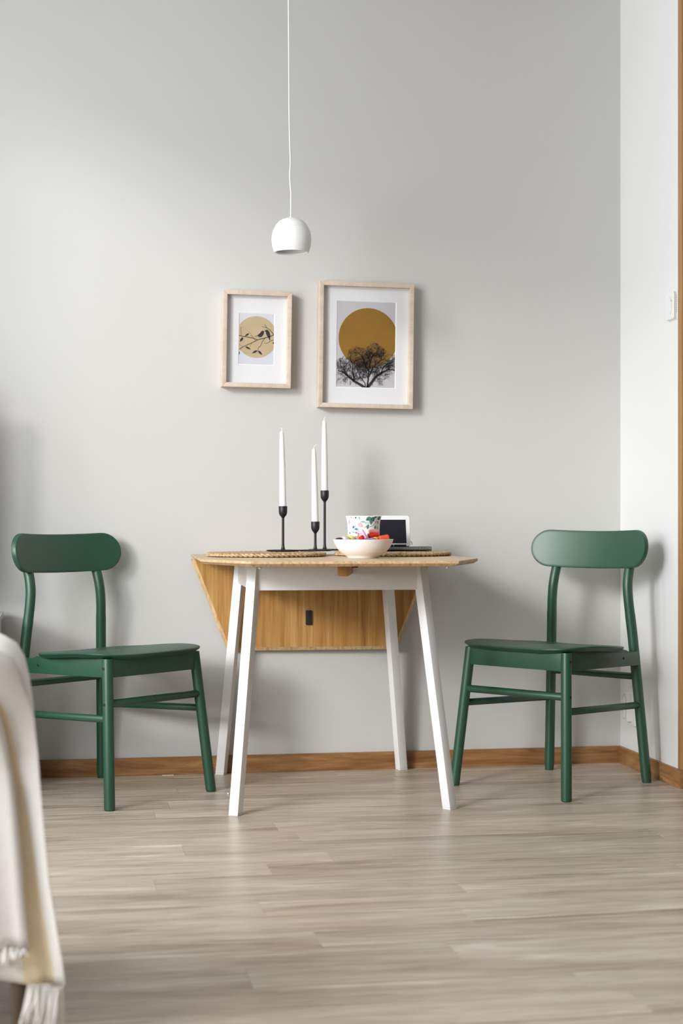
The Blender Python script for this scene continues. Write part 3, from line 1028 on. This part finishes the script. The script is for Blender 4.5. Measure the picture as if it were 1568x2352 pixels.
# ------------------------------------------------------------------ candlesticks and candles
def candlestick(label, clabel, x, y, h, ch, lean, wick):
    X, Y = on_table(x, y)
    z0 = 0.7545
    t = thing('candlestick', label, 'candlestick', (X, Y, z0), group='black candlesticks')
    link('base', MB().lathe([(0, 0), (0.0500, 0), (0.0530, 0.0012), (0.0535, 0.0035), (0.0525, 0.0045), (0.0505, 0.0042), (0.0490, 0.0032), (0.0110, 0.0034), (0.0075, 0.0055), (0.0056, 0.0105), (0.0045, 0.018), (0, 0.018)], 48).mesh('base', M['black'], smooth=50), t)
    st = h - 0.0375
    link('stem', MB().lathe([(0.0045, 0.016), (0.0041, 0.03), (0.0040, st - 0.004), (0.0044, st + 0.001), (0, st + 0.001)], 24).mesh('stem', M['black'], smooth=50), t)
    link('cup', MB().lathe([(0.0042, st - 0.0005), (0.0062, st + 0.0030), (0.0100, st + 0.0075), (0.0125, st + 0.0125), (0.0137, st + 0.0190), (0.0140, h - 0.0008), (0.0134, h), (0.0122, h - 0.0004), (0.0120, h - 0.014), (0, h - 0.0145)], 32).mesh('cup', M['black'], smooth=50), t)
    c = thing('candle', clabel, 'candle', (X, Y, z0 + h - 0.0140), group='white taper candles', rot=(0, lean, 0))
    L = ch + 0.0140
    link('wax', MB().lathe([(0, 0), (0.0108, 0), (0.0112, 0.004), (0.0108, L * 0.25), (0.0098, L * 0.55), (0.0078, L * 0.85), (0.0064, L - 0.006), (0.0052, L - 0.002), (0.0030, L), (0, L + 0.0003)], 28).mesh('wax', M['wax'], smooth=50), c)
    link('wick', MB().tube([(0, 0, L - 0.002)] + [(a, 0, L + b) for a, b in wick], [0.0012] * (len(wick)) + [0.0007], 8).mesh('wick', M['wick'], smooth=60), c)


candlestick('black candlestick of middle height, leftmost of the three', 'white taper candle in the leftmost candlestick', -0.1276, 0.0792, 0.1445, 0.2405, -0.016, [(0.0008, 0.004), (0.0012, 0.008), (-0.0008, 0.0095), (-0.002, 0.0125)])
candlestick('shortest black candlestick, between the other two', 'white taper candle in the shortest candlestick', -0.0226, 0.0855, 0.0950, 0.2345, -0.018, [(-0.0006, 0.004), (0.002, 0.008), (0.006, 0.011), (0.0095, 0.014)])
candlestick('tallest black candlestick, nearest the bowl', 'white taper candle in the tallest candlestick', 0.0213, 0.1960, 0.1975, 0.2310, -0.005, [(-0.0006, 0.004), (0.001, 0.009), (0.004, 0.0105), (0.0062, 0.0085)])

# ------------------------------------------------------------------ bowl of sweets
bx, by = on_table(0.0786, -0.2870)
bowl_prof = [(0, 0.0), (0.0450, 0.0), (0.0462, 0.0010), (0.0470, 0.0040), (0.0560, 0.0090), (0.0680, 0.0175), (0.0780, 0.0285), (0.0860, 0.0420), (0.0906, 0.0545), (0.0912, 0.0558),
             (0.0902, 0.0563), (0.0888, 0.0553), (0.0835, 0.0420), (0.0750, 0.0290), (0.0640, 0.0185), (0.0500, 0.0105), (0.0300, 0.0075), (0, 0.0070)]
thing('bowl', 'white ceramic bowl filled with coloured sweets', 'bowl', (bx, by, 0.7402), me=MB().lathe(bowl_prof, 64).mesh('bowl', M['ceramic'], smooth=50))


def candy_mat(name, col, rough=0.35, trans=0.0):
    return mat(name, col, rough, 0.12, 120, trans=trans)


def candy(name, label, me, dx, dz, dy=0.0, rot=(0, 0, 0)):
    # dx to the right of the bowl's centre, dz above the rim, dy away from the camera
    return thing(name, label, 'sweet', (bx + dx, by + dy, 0.7402 + 0.0560 + dz), group='sweets in the bowl', rot=rot, me=me)


def ellipsoid(name, a, b, c, m, n=20, lump=0.0, seed=0):
    rg = random.Random(seed)
    P = []
    for i in range(n):
        th = 2 * PI * i / n
        row_ = []
        for j in range(11):
            ph = -PI / 2 + PI * j / 10
            k = 1 + rg.uniform(-lump, lump) * math.cos(ph)
            row_.append((a * k * math.cos(ph) * math.cos(th), b * k * math.cos(ph) * math.sin(th), c * k * math.sin(ph)))
        P.append(row_)
    return MB().quadgrid(P, closed_u=True) and None or MBell(P, name, m)


def MBell(P, name, m):
    mb = MB()
    mb.quadgrid(P, closed_u=True)
    return mb.mesh(name, m, smooth=60)


def gem(name, r, h, m):
    n = 8
    mb = MB()
    P = [[(r * k * math.cos(2 * PI * (i + o) / n), r * k * math.sin(2 * PI * (i + o) / n), z) for i in range(n)] for k, z, o in ((0.05, -h, 0), (0.8, -h * 0.15, 0), (1, 0.0, 0.5), (0.6, h * 0.7, 0), (0.1, h, 0.5))]
    mb.loft(P)
    return mb.mesh(name, m, smooth=0)


def roll(name, r, l, m, seed=0):
    rg = random.Random(seed)
    n, k = 10, 16
    P = []
    for i in range(n + 1):
        t = i / n
        f = 1.0 if 0.08 < t < 0.92 else 0.82
        P.append([(-l / 2 + l * t, r * f * (1 + rg.uniform(-.05, .05)) * math.cos(2 * PI * j / k), r * f * (1 + rg.uniform(-.05, .05)) * math.sin(2 * PI * j / k)) for j in range(k)])
    mb = MB()
    mb.loft(P)
    return mb.mesh(name, m, smooth=60)


candy('chocolate_drop', 'dark maroon sweet at the left rim of the bowl', ellipsoid('chocolate_drop', 0.0135, 0.011, 0.0065, candy_mat('maroon', (0.05, 0.008, 0.015)), seed=1), -0.070, -0.001, 0.012)
candy('foil_sweet', 'pale grey wrapped sweet beside the yellow one', ellipsoid('foil_sweet', 0.014, 0.011, 0.008, candy_mat('grey_foil', (0.55, 0.51, 0.48)), lump=0.1, seed=2), -0.050, 0.002, 0.006, (0, R(18), 0))
candy('lemon_sweet', 'pale yellow oval sweet in the bowl', ellipsoid('lemon_sweet', 0.0175, 0.013, 0.0095, candy_mat('lemon', (0.78, 0.74, 0.22)), seed=3), -0.038, 0.003, 0.016, (0, R(4), 0))
candy('caramel_sweet', 'beige sweet behind the yellow one', ellipsoid('caramel_sweet', 0.012, 0.011, 0.008, candy_mat('beige', (0.48, 0.42, 0.30)), lump=0.08, seed=4), -0.016, 0.002, 0.024)
candy('ruby_sweet', 'glossy red gem-shaped sweet in the bowl', gem('ruby_sweet', 0.0105, 0.0115, candy_mat('ruby', (0.55, 0.006, 0.012), 0.12)), -0.008, 0.002, -0.018, (0.3, 0.2, 0.4))
# pink and blue paper cone
cone = MB()
cone.loft([[(r * math.cos(2 * PI * i / 20), r * math.sin(2 * PI * i / 20), z) for i in range(20)] for r, z in ((0.0085, -0.012), (0.0092, 0.0), (0.0088, 0.010), (0.0082, 0.012), (0.0070, 0.024), (0.0052, 0.036), (0.0030, 0.040))], mi=[1, 1, 1, 0, 0, 0])
candy('cone_sweet', 'pink and pale blue cone-shaped sweet standing up in the bowl', cone.mesh('cone_sweet', [candy_mat('pink', (0.80, 0.46, 0.66)), candy_mat('pale_blue', (0.40, 0.68, 0.74))], smooth=50), 0.012, -0.008, 0.010, (0, R(-22), 0))
candy('blue_sweet', 'dark blue shiny sweet in the middle of the bowl', ellipsoid('blue_sweet', 0.011, 0.009, 0.006, candy_mat('royal_blue', (0.05, 0.05, 0.42), 0.15), seed=5), 0.013, -0.003, -0.030)
candy('wine_sweet', 'small wine red sweet beside the blue one', ellipsoid('wine_sweet', 0.008, 0.008, 0.0055, candy_mat('wine', (0.30, 0.01, 0.06), 0.2), seed=6), 0.000, -0.003, -0.032)
candy('violet_sweet', 'violet sweet between the blue and orange ones', ellipsoid('violet_sweet', 0.010, 0.009, 0.006, candy_mat('violet', (0.16, 0.10, 0.32), 0.25), seed=7), 0.029, -0.002, -0.018)
candy('amber_sweet', 'small orange-yellow sweet in the bowl', ellipsoid('amber_sweet', 0.0085, 0.008, 0.0062, candy_mat('amber', (0.80, 0.36, 0.03)), seed=8), 0.038, 0.001, 0.0)
candy('gummy_roll', 'rough red-orange gummy roll at the right of the bowl', roll('gummy_roll', 0.0085, 0.031, candy_mat('red_gummy', (0.72, 0.075, 0.03), 0.6), 3), 0.063, 0.004, 0.0, (0, R(-10), R(12)))
candy('berry_sweet', 'magenta sweet under the gummy roll', ellipsoid('berry_sweet', 0.018, 0.010, 0.007, candy_mat('magenta', (0.42, 0.02, 0.14)), seed=9), 0.066, -0.002, 0.020)
candy('rose_sweet', 'pink sweet left of the gummy roll', ellipsoid('rose_sweet', 0.010, 0.009, 0.006, candy_mat('rose', (0.60, 0.16, 0.26)), seed=10), 0.047, -0.002, 0.018)
candy('red_twist', 'red translucent twisted sweet behind the cone', roll('red_twist', 0.0075, 0.034, candy_mat('red_film', (0.55, 0.02, 0.015), 0.15), 5), 0.036, 0.012, 0.030, (0, R(-8), R(6)))
candy('pink_twist', 'dusty pink rolled sweet on top of the red one', roll('pink_twist', 0.0052, 0.030, candy_mat('dusty_pink', (0.52, 0.20, 0.18), 0.3), 6), 0.038, 0.0235, 0.030, (0, R(2), R(6)))
candy('orange_stick', 'thin orange stick upright behind the red gem', MB().tube([(0, 0, -0.02), (0.0005, 0, 0.016)], 0.0016, 8).mesh('orange_stick', candy_mat('orange', (0.75, 0.14, 0.04))), -0.012, 0.004, 0.012)
# more sweets lying deeper in the bowl
rg = random.Random(3)
for i in range(9):
    a = 2 * PI * i / 9
    r_ = 0.046 if i % 2 else 0.036
    candy('wrapped_sweet', 'coloured sweet lying deeper in the bowl', ellipsoid('wrapped_sweet', 0.014, 0.012, 0.010, [M['ceramic'], candy_mat('deep_red', (0.4, 0.05, 0.05)), candy_mat('deep_green', (0.1, 0.3, 0.12))][i % 3], seed=20 + i), r_ * math.cos(a), -0.018 if i % 2 else -0.027, r_ * math.sin(a))

# ------------------------------------------------------------------ mug
mx_, my_ = on_table(0.1175, -0.030)
MZ, MH = 0.7540, 0.1135
mug = thing('mug', 'tall white mug with painted leaves behind the bowl', 'mug', (mx_, my_, MZ))
def mug_r(z):
    t = z / MH
    return 0.0478 + 0.0050 * t + 0.0042 * max(0, (t - 0.72) / 0.28) ** 2
mprof = [(0, 0.0), (0.0430, 0.0), (0.0470, 0.0035)] + [(mug_r(z), z) for z in np.linspace(0.008, MH - 0.0012, 22)] + [(mug_r(MH) - 0.0010, MH)] + [(mug_r(z) - 0.0032, z) for z in np.linspace(MH - 0.0012, 0.010, 12)] + [(0, 0.008)]
link('body', MB().lathe([(float(a), float(b)) for a, b in mprof], 64).mesh('body', M['porcelain'], smooth=50), mug)
hp = []
for i in range(17):
    a = -PI / 2 + PI * i / 16
    hp.append((0.047 + 0.030 * math.cos(a), 0, 0.056 + 0.033 * math.sin(a)))
link('handle', MB().tube(hp, 0.0055, 10).mesh('handle', M['porcelain'], smooth=60), mug, rot=(0, 0, R(75)))
LEAFC = {'teal': (0.10, 0.27, 0.25), 'green': (0.02, 0.15, 0.10), 'pink': (0.68, 0.36, 0.42), 'blue': (0.05, 0.15, 0.30), 'sky': (0.28, 0.50, 0.55), 'mist': (0.55, 0.70, 0.69), 'dark': (0.05, 0.10, 0.10), 'dusk': (0.42, 0.18, 0.22)}
sets = {k: MB() for k in LEAFC}


def leaf(c, u, v, ang, ln, wd):
    """leaf painted on the mug: u, v in metres on the unrolled side facing the room, base at (u, v)"""
    pts = []
    for k in range(7):
        t = k / 6
        pts.append((ln * t, wd / 2 * math.sin(PI * t ** 0.75)))
    for k in range(1, 6):
        t = 1 - k / 6
        pts.append((ln * t, -wd / 2 * math.sin(PI * t ** 0.75)))
    out = []
    for a, b in pts:
        x, z = u + a * math.cos(ang) - b * math.sin(ang), v + a * math.sin(ang) + b * math.cos(ang)
        th = -PI / 2 - 0.17 + x / 0.051
        z = min(z, MH - 0.002)
        r = mug_r(z) + 0.0004
        out.append((r * math.cos(th), r * math.sin(th), z))
    sets[c].poly(out)


# from the close view of the mug (pixels): column 335..1135 is its width, row 50 the rim
def LP(px, py):
    s = max(-0.97, min(0.97, (px - 735) / 392))
    return math.asin(s) * 0.051, MH - (py - 50) / 700.0 * 0.0985


for c, a, b, w in [('teal', (895, 85), (775, 150), 9), ('green', (895, 85), (800, 155), 5), ('teal', (905, 85), (905, 255), 9), ('dark', (925, 80), (965, 180), 9), ('green', (985, 60), (995, 105), 8),
                   ('green', (1110, 60), (1040, 130), 11), ('pink', (595, 215), (710, 300), 10), ('dusk', (1045, 220), (1050, 165), 14), ('teal', (860, 300), (790, 285), 11), ('sky', (715, 205), (720, 160), 11),
                   ('sky', (655, 105), (605, 95), 7), ('mist', (545, 215), (560, 170), 11), ('mist', (620, 165), (610, 215), 10), ('mist', (810, 235), (805, 185), 12), ('blue', (485, 335), (490, 262), 6),
                   ('blue', (555, 370), (555, 320), 11), ('sky', (485, 440), (490, 390), 10), ('blue', (550, 445), (555, 410), 9), ('mist', (470, 240), (455, 190), 6), ('pink', (385, 240), (410, 130), 5),
                   ('mist', (395, 320), (390, 260), 5), ('pink', (1060, 340), (1075, 285), 9), ('teal', (1000, 345), (1015, 255), 6), ('sky', (545, 300), (510, 270), 6), ('dusk', (460, 70), (450, 95), 4), ('dark', (540, 80), (575, 105), 4),
                   ('pink', (640, 380), (540, 395), 7), ('teal', (400, 460), (395, 400), 6), ('mist', (545, 255), (548, 235), 6), ('pink', (560, 470), (640, 480), 10), ('teal', (700, 470), (690, 420), 9)]:
    (u0, v0), (u1, v1) = LP(*a), LP(*b)
    leaf(c, u0, v0, math.atan2(v1 - v0, u1 - u0), math.hypot(u1 - u0, v1 - v0), w * 0.00140)
# stems
for c, pl in (('dark', [(870, 295), (940, 275), (985, 240), (1005, 205)]), ('dark', [(740, 330), (790, 290), (820, 260)]), ('dark', [(905, 85), (880, 110), (850, 140)]), ('pink', [(700, 300), (760, 290), (800, 270)])):
    for (a, b) in zip(pl[:-1], pl[1:]):
        (u0, v0), (u1, v1) = LP(*a), LP(*b)
        leaf(c, u0, v0, math.atan2(v1 - v0, u1 - u0), math.hypot(u1 - u0, v1 - v0) * 1.1, 0.0012)
# leaves round the back of the mug
rg = random.Random(9)
for i in range(40):
    leaf(rg.choice(list(LEAFC)), rg.uniform(0.085, 0.235), rg.uniform(0.02, 0.1), rg.uniform(0, 6.28), rg.uniform(0.008, 0.018), rg.uniform(0.004, 0.009))
for c, mb in sets.items():
    link('painted_leaves', mb.mesh('painted_leaves', mat('glaze_' + c, LEAFC[c], 0.25, 0.25, 160), smooth=0, fix=False), mug)

# ------------------------------------------------------------------ notebook, pen, tablet
nx_, ny_ = on_table(0.2540, 0.060)
NZ = 0.7548
nb_rot = TR + R(3.0)
nb = thing('spiral_notebook', 'dark spiral notebook lying on the right placemat', 'notebook', (nx_, ny_, NZ), nb_rot)
link('cover', MB().box((0, 0.080, 0.0012), (0.205, 0.145, 0.0016)).mesh('cover', M['cover']), nb)
link('pages', MB().box((0, 0.080, 0.0058), (0.200, 0.140, 0.0072)).mesh('pages', M['paper']), nb)
link('cover', MB().box((0, 0.080, 0.0104), (0.205, 0.145, 0.0016)).mesh('cover', M['cover']), nb)
coil_me = MB().tube([(0, 0.0068 * math.cos(2 * PI * i / 20), 0.0068 * math.sin(2 * PI * i / 20)) for i in range(21)], 0.00085, 6, caps=False).mesh('coil', M['wire'], smooth=60)
link('spine', MB().tube([(-0.1, 0.004, 0.0068), (0.1, 0.004, 0.0068)], 0.0046, 12).mesh('spine', M['grey_mark'], smooth=60), nb)
for i in range(46):
    link('coil', coil_me, nb, (-0.0985 + 0.00438 * i, 0.0040, 0.0070), (0, 0, R(8)))

px_, py_ = on_table(0.2270, 0.0865)
pen = thing('pen', 'dark green pen lying on the notebook before the tablet', 'pen', (px_, py_, NZ + 0.0112 + 0.0048), TR + R(2))
link('barrel', MB().tube([(-0.055, 0, 0), (-0.05, 0, 0), (0.046, 0, 0), (0.0475, 0, 0)], [0.002, 0.0046, 0.0046, 0.004], 16).mesh('barrel', M['pen'], smooth=50), pen)
link('ring', MB().tube([(0.0045, 0, 0), (0.0065, 0, 0)], 0.0049, 16).mesh('ring', M['chrome'], smooth=50), pen)
link('grip', MB().tube([(-0.016, 0, 0), (-0.006, 0, 0)], 0.0048, 16).mesh('grip', M['chrome'], smooth=50), pen)
link('clip', MB().box((0.022, -0.0042, 0.0018), (0.032, 0.0016, 0.0018)).mesh('clip', M['pen']), pen)

tx_, ty_ = on_table(0.2370, 0.1500)
tab = thing('tablet', 'small white tablet with a dark screen propped behind the notebook', 'tablet', (tx_, ty_, NZ + 0.0134), TR + R(1))
def rrect(w, h, r, n=6):
    o = []
    for cx, cz, a0 in ((w / 2 - r, h / 2 - r, 0), (-w / 2 + r, h / 2 - r, PI / 2), (-w / 2 + r, -h / 2 + r, PI), (w / 2 - r, -h / 2 + r, 1.5 * PI)):
        for k in range(n + 1):
            a = a0 + PI / 2 * k / n
            o.append((cx + r * math.cos(a), cz + r * math.sin(a)))
    return o
TWD, THT = 0.128, 0.1040
TILT = R(-13)
RT = Matrix.Rotation(TILT, 4, 'X')
tb = MB()
out = rrect(TWD, THT, 0.0095)
tb.loft([[RT @ Vector((x * k, y, THT / 2 + z * k)) for x, z in out] for y, k in ((-0.0002, 0.985), (0.0008, 1.0), (0.0065, 1.0), (0.008, 0.97))])
bezel = link('casing', tb.mesh('casing', M['device'], smooth=40), tab)
scr = MB()
scr.box((0, 0, 0), (0.1040, 0.0008, 0.0795))
so = link('screen', scr.mesh('screen', M['screen'], smooth=0), tab)
so.location = RT @ Vector((-0.0020, -0.0004, THT / 2 - 0.0020))
so.rotation_euler = (TILT, 0, 0)
for dx, m_, r_ in ((0.004, M['grey_mark'], 0.0007), (-0.030, M['grey_mark'], 0.0010)):
    c_ = link('camera_dot', MB().lathe([(0, -0.0003), (r_, -0.0003), (r_, 0.0006), (0, 0.0006)], 12).mesh('camera_dot', m_), tab)
    c_.location = RT @ Vector((dx, -0.0005, THT - 0.0058))
    c_.rotation_euler = (PI / 2 + TILT, 0, 0)
link('stand', MB().tube([RT @ Vector((0, 0.0075, 0.07)), (0, 0.075, -0.0118 + 0.0028)], 0.0022, 8).mesh('stand', M['device']), tab)
link('cable', MB().tube([(0.058, 0.010, 0.012), (0.068, 0.012, 0.016), (0.071, 0.016, 0.009), (0.072, 0.02, 0.004)], 0.0009, 6).mesh('cable', M['black']), tab)

# ------------------------------------------------------------------ right-hand wall fittings
th = thing('thermostat', 'white square thermostat high on the white wall', 'thermostat', (XR, -0.4995, 1.545))
bt = MB()
for x0, x1, hw, hh in ((-0.003, 0.0, 0.0385, 0.047), (-0.0145, -0.003, 0.0360, 0.0440)):
    o = rrect(hw * 2, hh * 2, 0.006)
    bt = MB()
    bt.loft([[(x1, y, z) for y, z in o], [(x0 + 0.0015, y, z) for y, z in o], [(x0, y * 0.96, z * 0.965) for y, z in o]])
    link('back_plate' if x1 == 0.0 else 'housing', bt.mesh('housing', M['plate'], smooth=35), th)
arc = MB().tube([(-0.0147, 0.012 * 0 - 0.020 * math.cos(a), 0.030 * math.sin(a)) for a in np.linspace(-1.2, 1.2, 24)], 0.0005, 6)
link('dial_line', arc.mesh('dial_line', M['grey_mark']), th)
link('indicator', MB().box((-0.0149, -0.0185, 0.0150), (0.0012, 0.0022, 0.0042)).mesh('indicator', M['ink']), th)
for k in range(9):
    link('vent', MB().box((-0.0042, -0.0368, 0.030 - k * 0.0065), (0.0022, 0.0012, 0.0022)).mesh('vent', M['grey_mark']), th)

so_ = thing('wall_socket', 'white double wall socket low on the white wall behind the chair', 'socket', (XR, -0.1250, 0.2090))
o = rrect(0.084, 0.128, 0.004)
sk = MB()
sk.loft([[(0, y, z) for y, z in o], [(-0.0085, y, z) for y, z in o], [(-0.010, y * 0.97, z * 0.98) for y, z in o]])
link('back_plate', sk.mesh('back_plate', M['plate'], smooth=35), so_)
o = rrect(0.054, 0.100, 0.004)
sk = MB()
sk.loft([[(-0.0095, y + 0.013, z) for y, z in o], [(-0.0245, y + 0.013, z) for y, z in o], [(-0.026, y * 0.96 + 0.013, z * 0.98) for y, z in o]])
fb = link('front_box', sk.mesh('front_box', M['plate'], smooth=35), so_)
for dz in (0.0235, -0.0235):
    ring = MB().lathe([(0, -0.002), (0.0165, -0.002), (0.0180, 0.0012), (0.0192, 0.0012), (0.0196, 0.0)], 28).mesh('socket_well', M['grey_mark'])
    w_ = link('socket_well', ring, fb, (-0.0258, 0.013, dz), (0, -PI / 2, 0))
    for dy in (-0.006, 0.006):
        link('pin_hole', MB().lathe([(0, -0.0018), (0.002, -0.0018), (0.002, -0.0008), (0, -0.0008)], 10).mesh('pin_hole', M['ink']), w_ if False else fb, (-0.0258, 0.013 + dy, dz), (0, -PI / 2, 0))

# ------------------------------------------------------------------ litter on the floor
thing('paper_scrap', 'thin white paper scrap on the floor by the baseboard', 'paper', (0.3584, -0.0235, 0.0006), R(-1), me=MB().box((0, 0, 0), (0.038, 0.013, 0.0008)).mesh('paper_scrap', M['paper']))
thing('crumb', 'tiny white crumb on the floor beside the front table leg', 'crumb', (0.5179, -0.4360, 0.0022), me=ellipsoid('crumb', 0.003, 0.0025, 0.0026, M['paper'], 8, 0.2, 2))

# ------------------------------------------------------------------ media bench and television at the left edge (they shade the wall)
bn = thing('media_bench', 'grey media bench against the wall at the left edge', 'bench', (-0.735, -0.225, 0))
link('body', MB().box((0, 0, 0.300), (1.095, 0.370, 0.475)).mesh('body', M['bench'], 0.002), bn)
link('bench_top', MB().box((0, -0.002, 0.5465), (1.110, 0.380, 0.0180)).mesh('bench_top', M['bench'], 0.002), bn)
for sx in (-0.55, 0.0, 0.55):
    d_ = link('door', MB().box((sx * 0.65, -0.1935, 0.300), (0.355, 0.016, 0.46)).mesh('door', M['bench'], 0.002), bn)
    link('knob', MB().lathe([(0, 0), (0.008, 0.002), (0.010, 0.012), (0.006, 0.016), (0, 0.016)], 16).mesh('knob', M['black']), d_, (sx * 0.65 + 0.14, -0.2015, 0.42), (PI / 2, 0, 0))
for sx in (-0.48, 0.48):
    for sy in (-0.14, 0.14):
        link('leg', MB().tube([(sx, sy, 0), (sx, sy, 0.064)], [0.014, 0.018], 12, flat=True).mesh('leg', M['bench']), bn)
tv = thing('television', 'black flat television standing on the media bench', 'television', (-0.775, -0.215, 0.5556))
link('panel', MB().box((0, 0, 0.405), (0.97, 0.030, 0.60)).mesh('panel', M['screen'], 0.004), tv)
link('neck', MB().box((0, 0.005, 0.070), (0.10, 0.025, 0.13)).mesh('neck', M['black'], 0.003), tv)
link('foot', MB().box((0, 0, 0.006), (0.42, 0.20, 0.012)).mesh('foot', M['black'], 0.003), tv)

# ------------------------------------------------------------------ armchair with a draped throw in the left foreground
OX, OY = -0.0216, -2.7968      # foot of the arm's outer front edge
ac = thing('armchair', 'dark armchair with wooden legs at the left edge, under the throw', 'armchair', (OX, OY + 0.075, 0), R(0.5))
RX = -0.075           # outer side of the arm
def rbox(name, x0, x1, y0, y1, z0, z1, m, bv):
    return MB().box(((x0 + x1) / 2, (y0 + y1) / 2, (z0 + z1) / 2), (x1 - x0, y1 - y0, z1 - z0)).mesh(name, m, bv, 4)
link('armrest', rbox('armrest', RX - 0.110, RX - 0.012, 0.02, 0.46, 0.165, 0.620, M['sofa'], 0.035), ac)
link('armrest', rbox('armrest', RX - 0.520, RX - 0.425, 0.02, 0.46, 0.165, 0.620, M['sofa'], 0.035), ac)
link('seat_base', rbox('seat_base', RX - 0.43, RX - 0.10, 0.03, 0.46, 0.165, 0.330, M['sofa'], 0.02), ac)
link('seat_cushion', rbox('seat_cushion', RX - 0.422, RX - 0.113, 0.00, 0.38, 0.331, 0.450, M['sofa'], 0.04), ac)
link('backrest', rbox('backrest', RX - 0.43, RX - 0.10, 0.38, 0.48, 0.30, 0.640, M['sofa'], 0.04), ac)
for lx in (-0.042, RX - 0.470):
    for ly in (-0.02, 0.40):
        link('leg', MB().tube([(lx - 0.002, ly, 0), (lx - 0.002, ly, 0.03), (lx, ly, 0.120), (lx, ly, 0.165)], [0.0100, 0.0110, 0.0170, 0.0180], 16, flat=True).mesh('leg', M['sofa_wood'], smooth=50), ac)

thr = thing('throw_blanket', 'cream fringed throw draped over the armchair at the left edge', 'blanket', (OX, OY, 0), R(0.5))
SIL = [(-0.2820, 0.662), (-0.2120, 0.663), (-0.1620, 0.661), (-0.1220, 0.657), (-0.0920, 0.650), (-0.0726, 0.6415), (-0.0515, 0.628), (-0.0375, 0.604), (-0.0270, 0.566), (-0.0200, 0.531), (-0.0130, 0.475), (-0.0080, 0.405), (-0.0040, 0.356),
       (0.0000, 0.3135), (0.0046, 0.264), (0.0130, 0.215), (0.0210, 0.166), (0.0260, 0.138), (0.0290, 0.115), (0.0310, 0.098)]
# right edge of the front fold, by height
EDG = [(0.70, -0.3220), (0.56, -0.0780), (0.496, -0.0620), (0.426, -0.0515), (0.356, -0.0445), (0.285, -0.0390), (0.215, -0.0340), (0.159, -0.0280), (0.09, -0.0220)]
def interp(tab, z):
    for (z0, v0), (z1, v1) in zip(tab[:-1], tab[1:]):
        if z <= z0 and z >= z1:
            return v0 + (v1 - v0) * (z0 - z) / (z0 - z1)
    return tab[-1][1] if z < tab[-1][0] else tab[0][1]
# back layer: comes over the arm, hangs down on the outer side, wraps round to the back
rows = []
cols = [-9] * 1
for xs, z in SIL:
    dr = max(0.0, min(1.0, (0.60 - z) / 0.45))
    xe = min(interp(EDG, z), xs - 0.012)
    wd = min(0.011 + max(0, 0.45 - z) * 0.075, xs - xe - 0.008)
    X = [-0.322 + (xe - 0.012 + 0.322) * k / 8 for k in range(8)] + [xe - 0.012 + (wd + 0.012) * k / 8 for k in range(8)] + [xe + wd + (xs - xe - wd) * k / 12 for k in range(13)]
    line = []
    for x in X:
        u = (x + 0.322) / (xs + 0.322)
        dd = -0.010 - 0.010 * dr * math.sin((x - xs) * 95 + 0.6) * (1 if u > 0.2 else 0.4) + 0.020 * (u ** 8)
        g_ = (x - xe) / 0.010
        dd += 0.008 * dr * math.exp(-g_ * g_)          # valley beside the front fold
        dd += 0.62 * min(0.11, max(0.0, 0.02 - x)) * min(1.0, dr * 3)   # the cloth turns towards the window
        line.append((x, dd, z))
    for k in range(1, 19):
        u = k / 18
        line.append((xs - 0.006 * dr * (1 - math.cos(u * 14)) - 0.02 * u * dr, 0.012 + 0.34 * u, z))
    rows.append(line)
mb = MB()
mb.quadgrid(rows)
nc = len(rows[0]) - 1
for fi in range(len(mb.f)):
    c, r_ = fi % nc, fi // nc
    if 8 <= c < 16 and SIL[r_][1] < 0.64:       # warmer colour for the strip along the fold
        mb.m[fi] = 1
o_ = link('back_layer', mb.mesh('back_layer', [M['throw'], M['throw_warm']], smooth=80, fix=False), thr)
sol = o_.modifiers.new('thickness', 'SOLIDIFY'); sol.thickness = 0.0035
rows = []
for i in range(24):
    z = 0.652 - (0.652 - 0.158) * i / 23
    xs = interp([(b, a) for a, b in SIL[5:]], z) if z < 0.6415 else -0.0726
    xe = min(interp(EDG, z), xs - 0.004)
    dr = max(0.0, min(1.0, (0.60 - z) / 0.45))
    line = []
    for k in range(22):
        u = k / 21
        x = -0.322 + (xe + 0.322) * u
        dd = -0.020 - 0.010 * dr - 0.010 * dr * math.sin((x - xe) * 110 + 1.2) - 0.006 * (u < 0.96)
        dd += 0.62 * min(0.11, max(0.0, 0.02 - x)) * min(1.0, dr * 3)
        if u > 0.9:
            dd += 0.02 * (u - 0.9) * 10 * (0.4 + dr) * 0.6
        line.append((x, dd, z))
    rows.append(line)
mb = MB()
mb.quadgrid(rows)
o_ = link('front_fold', mb.mesh('front_fold', M['throw'], smooth=80, fix=False), thr)
sol = o_.modifiers.new('thickness', 'SOLIDIFY'); sol.thickness = 0.0035
# tassels
rg = random.Random(5)
def tassel(x, d, z, ln, dx):
    mb = MB()
    for k in range(5):
        a = rg.uniform(0, 6.28)
        q = 0.0035
        mb.tube([(x, d, z), (x + dx * 0.4 + q * math.cos(a), d + q * math.sin(a), z - ln * 0.5), (x + dx + 2.2 * q * math.cos(a), d + 2 * q * math.sin(a), z - ln * rg.uniform(0.85, 1.0))], [0.0022, 0.0028, 0.0012], 6)
    return mb.mesh('tassel', M['throw'], smooth=60)
for k in range(9):
    x = 0.0260 - 0.0065 * k
    link('tassel', tassel(x, -0.008 + 0.62 * max(0.0, 0.02 - x) + rg.uniform(-0.006, 0.006), 0.100, rg.uniform(0.055, 0.085), rg.uniform(-0.016, -0.002)), thr)
for k in range(9):
    x = -0.034 - 0.010 * k
    link('tassel', tassel(x, -0.034 + 0.62 * min(0.11, max(0.0, 0.02 - x)) + rg.uniform(-0.004, 0.004), 0.160, rg.uniform(0.012, 0.030), rg.uniform(-0.004, 0.004)), thr)
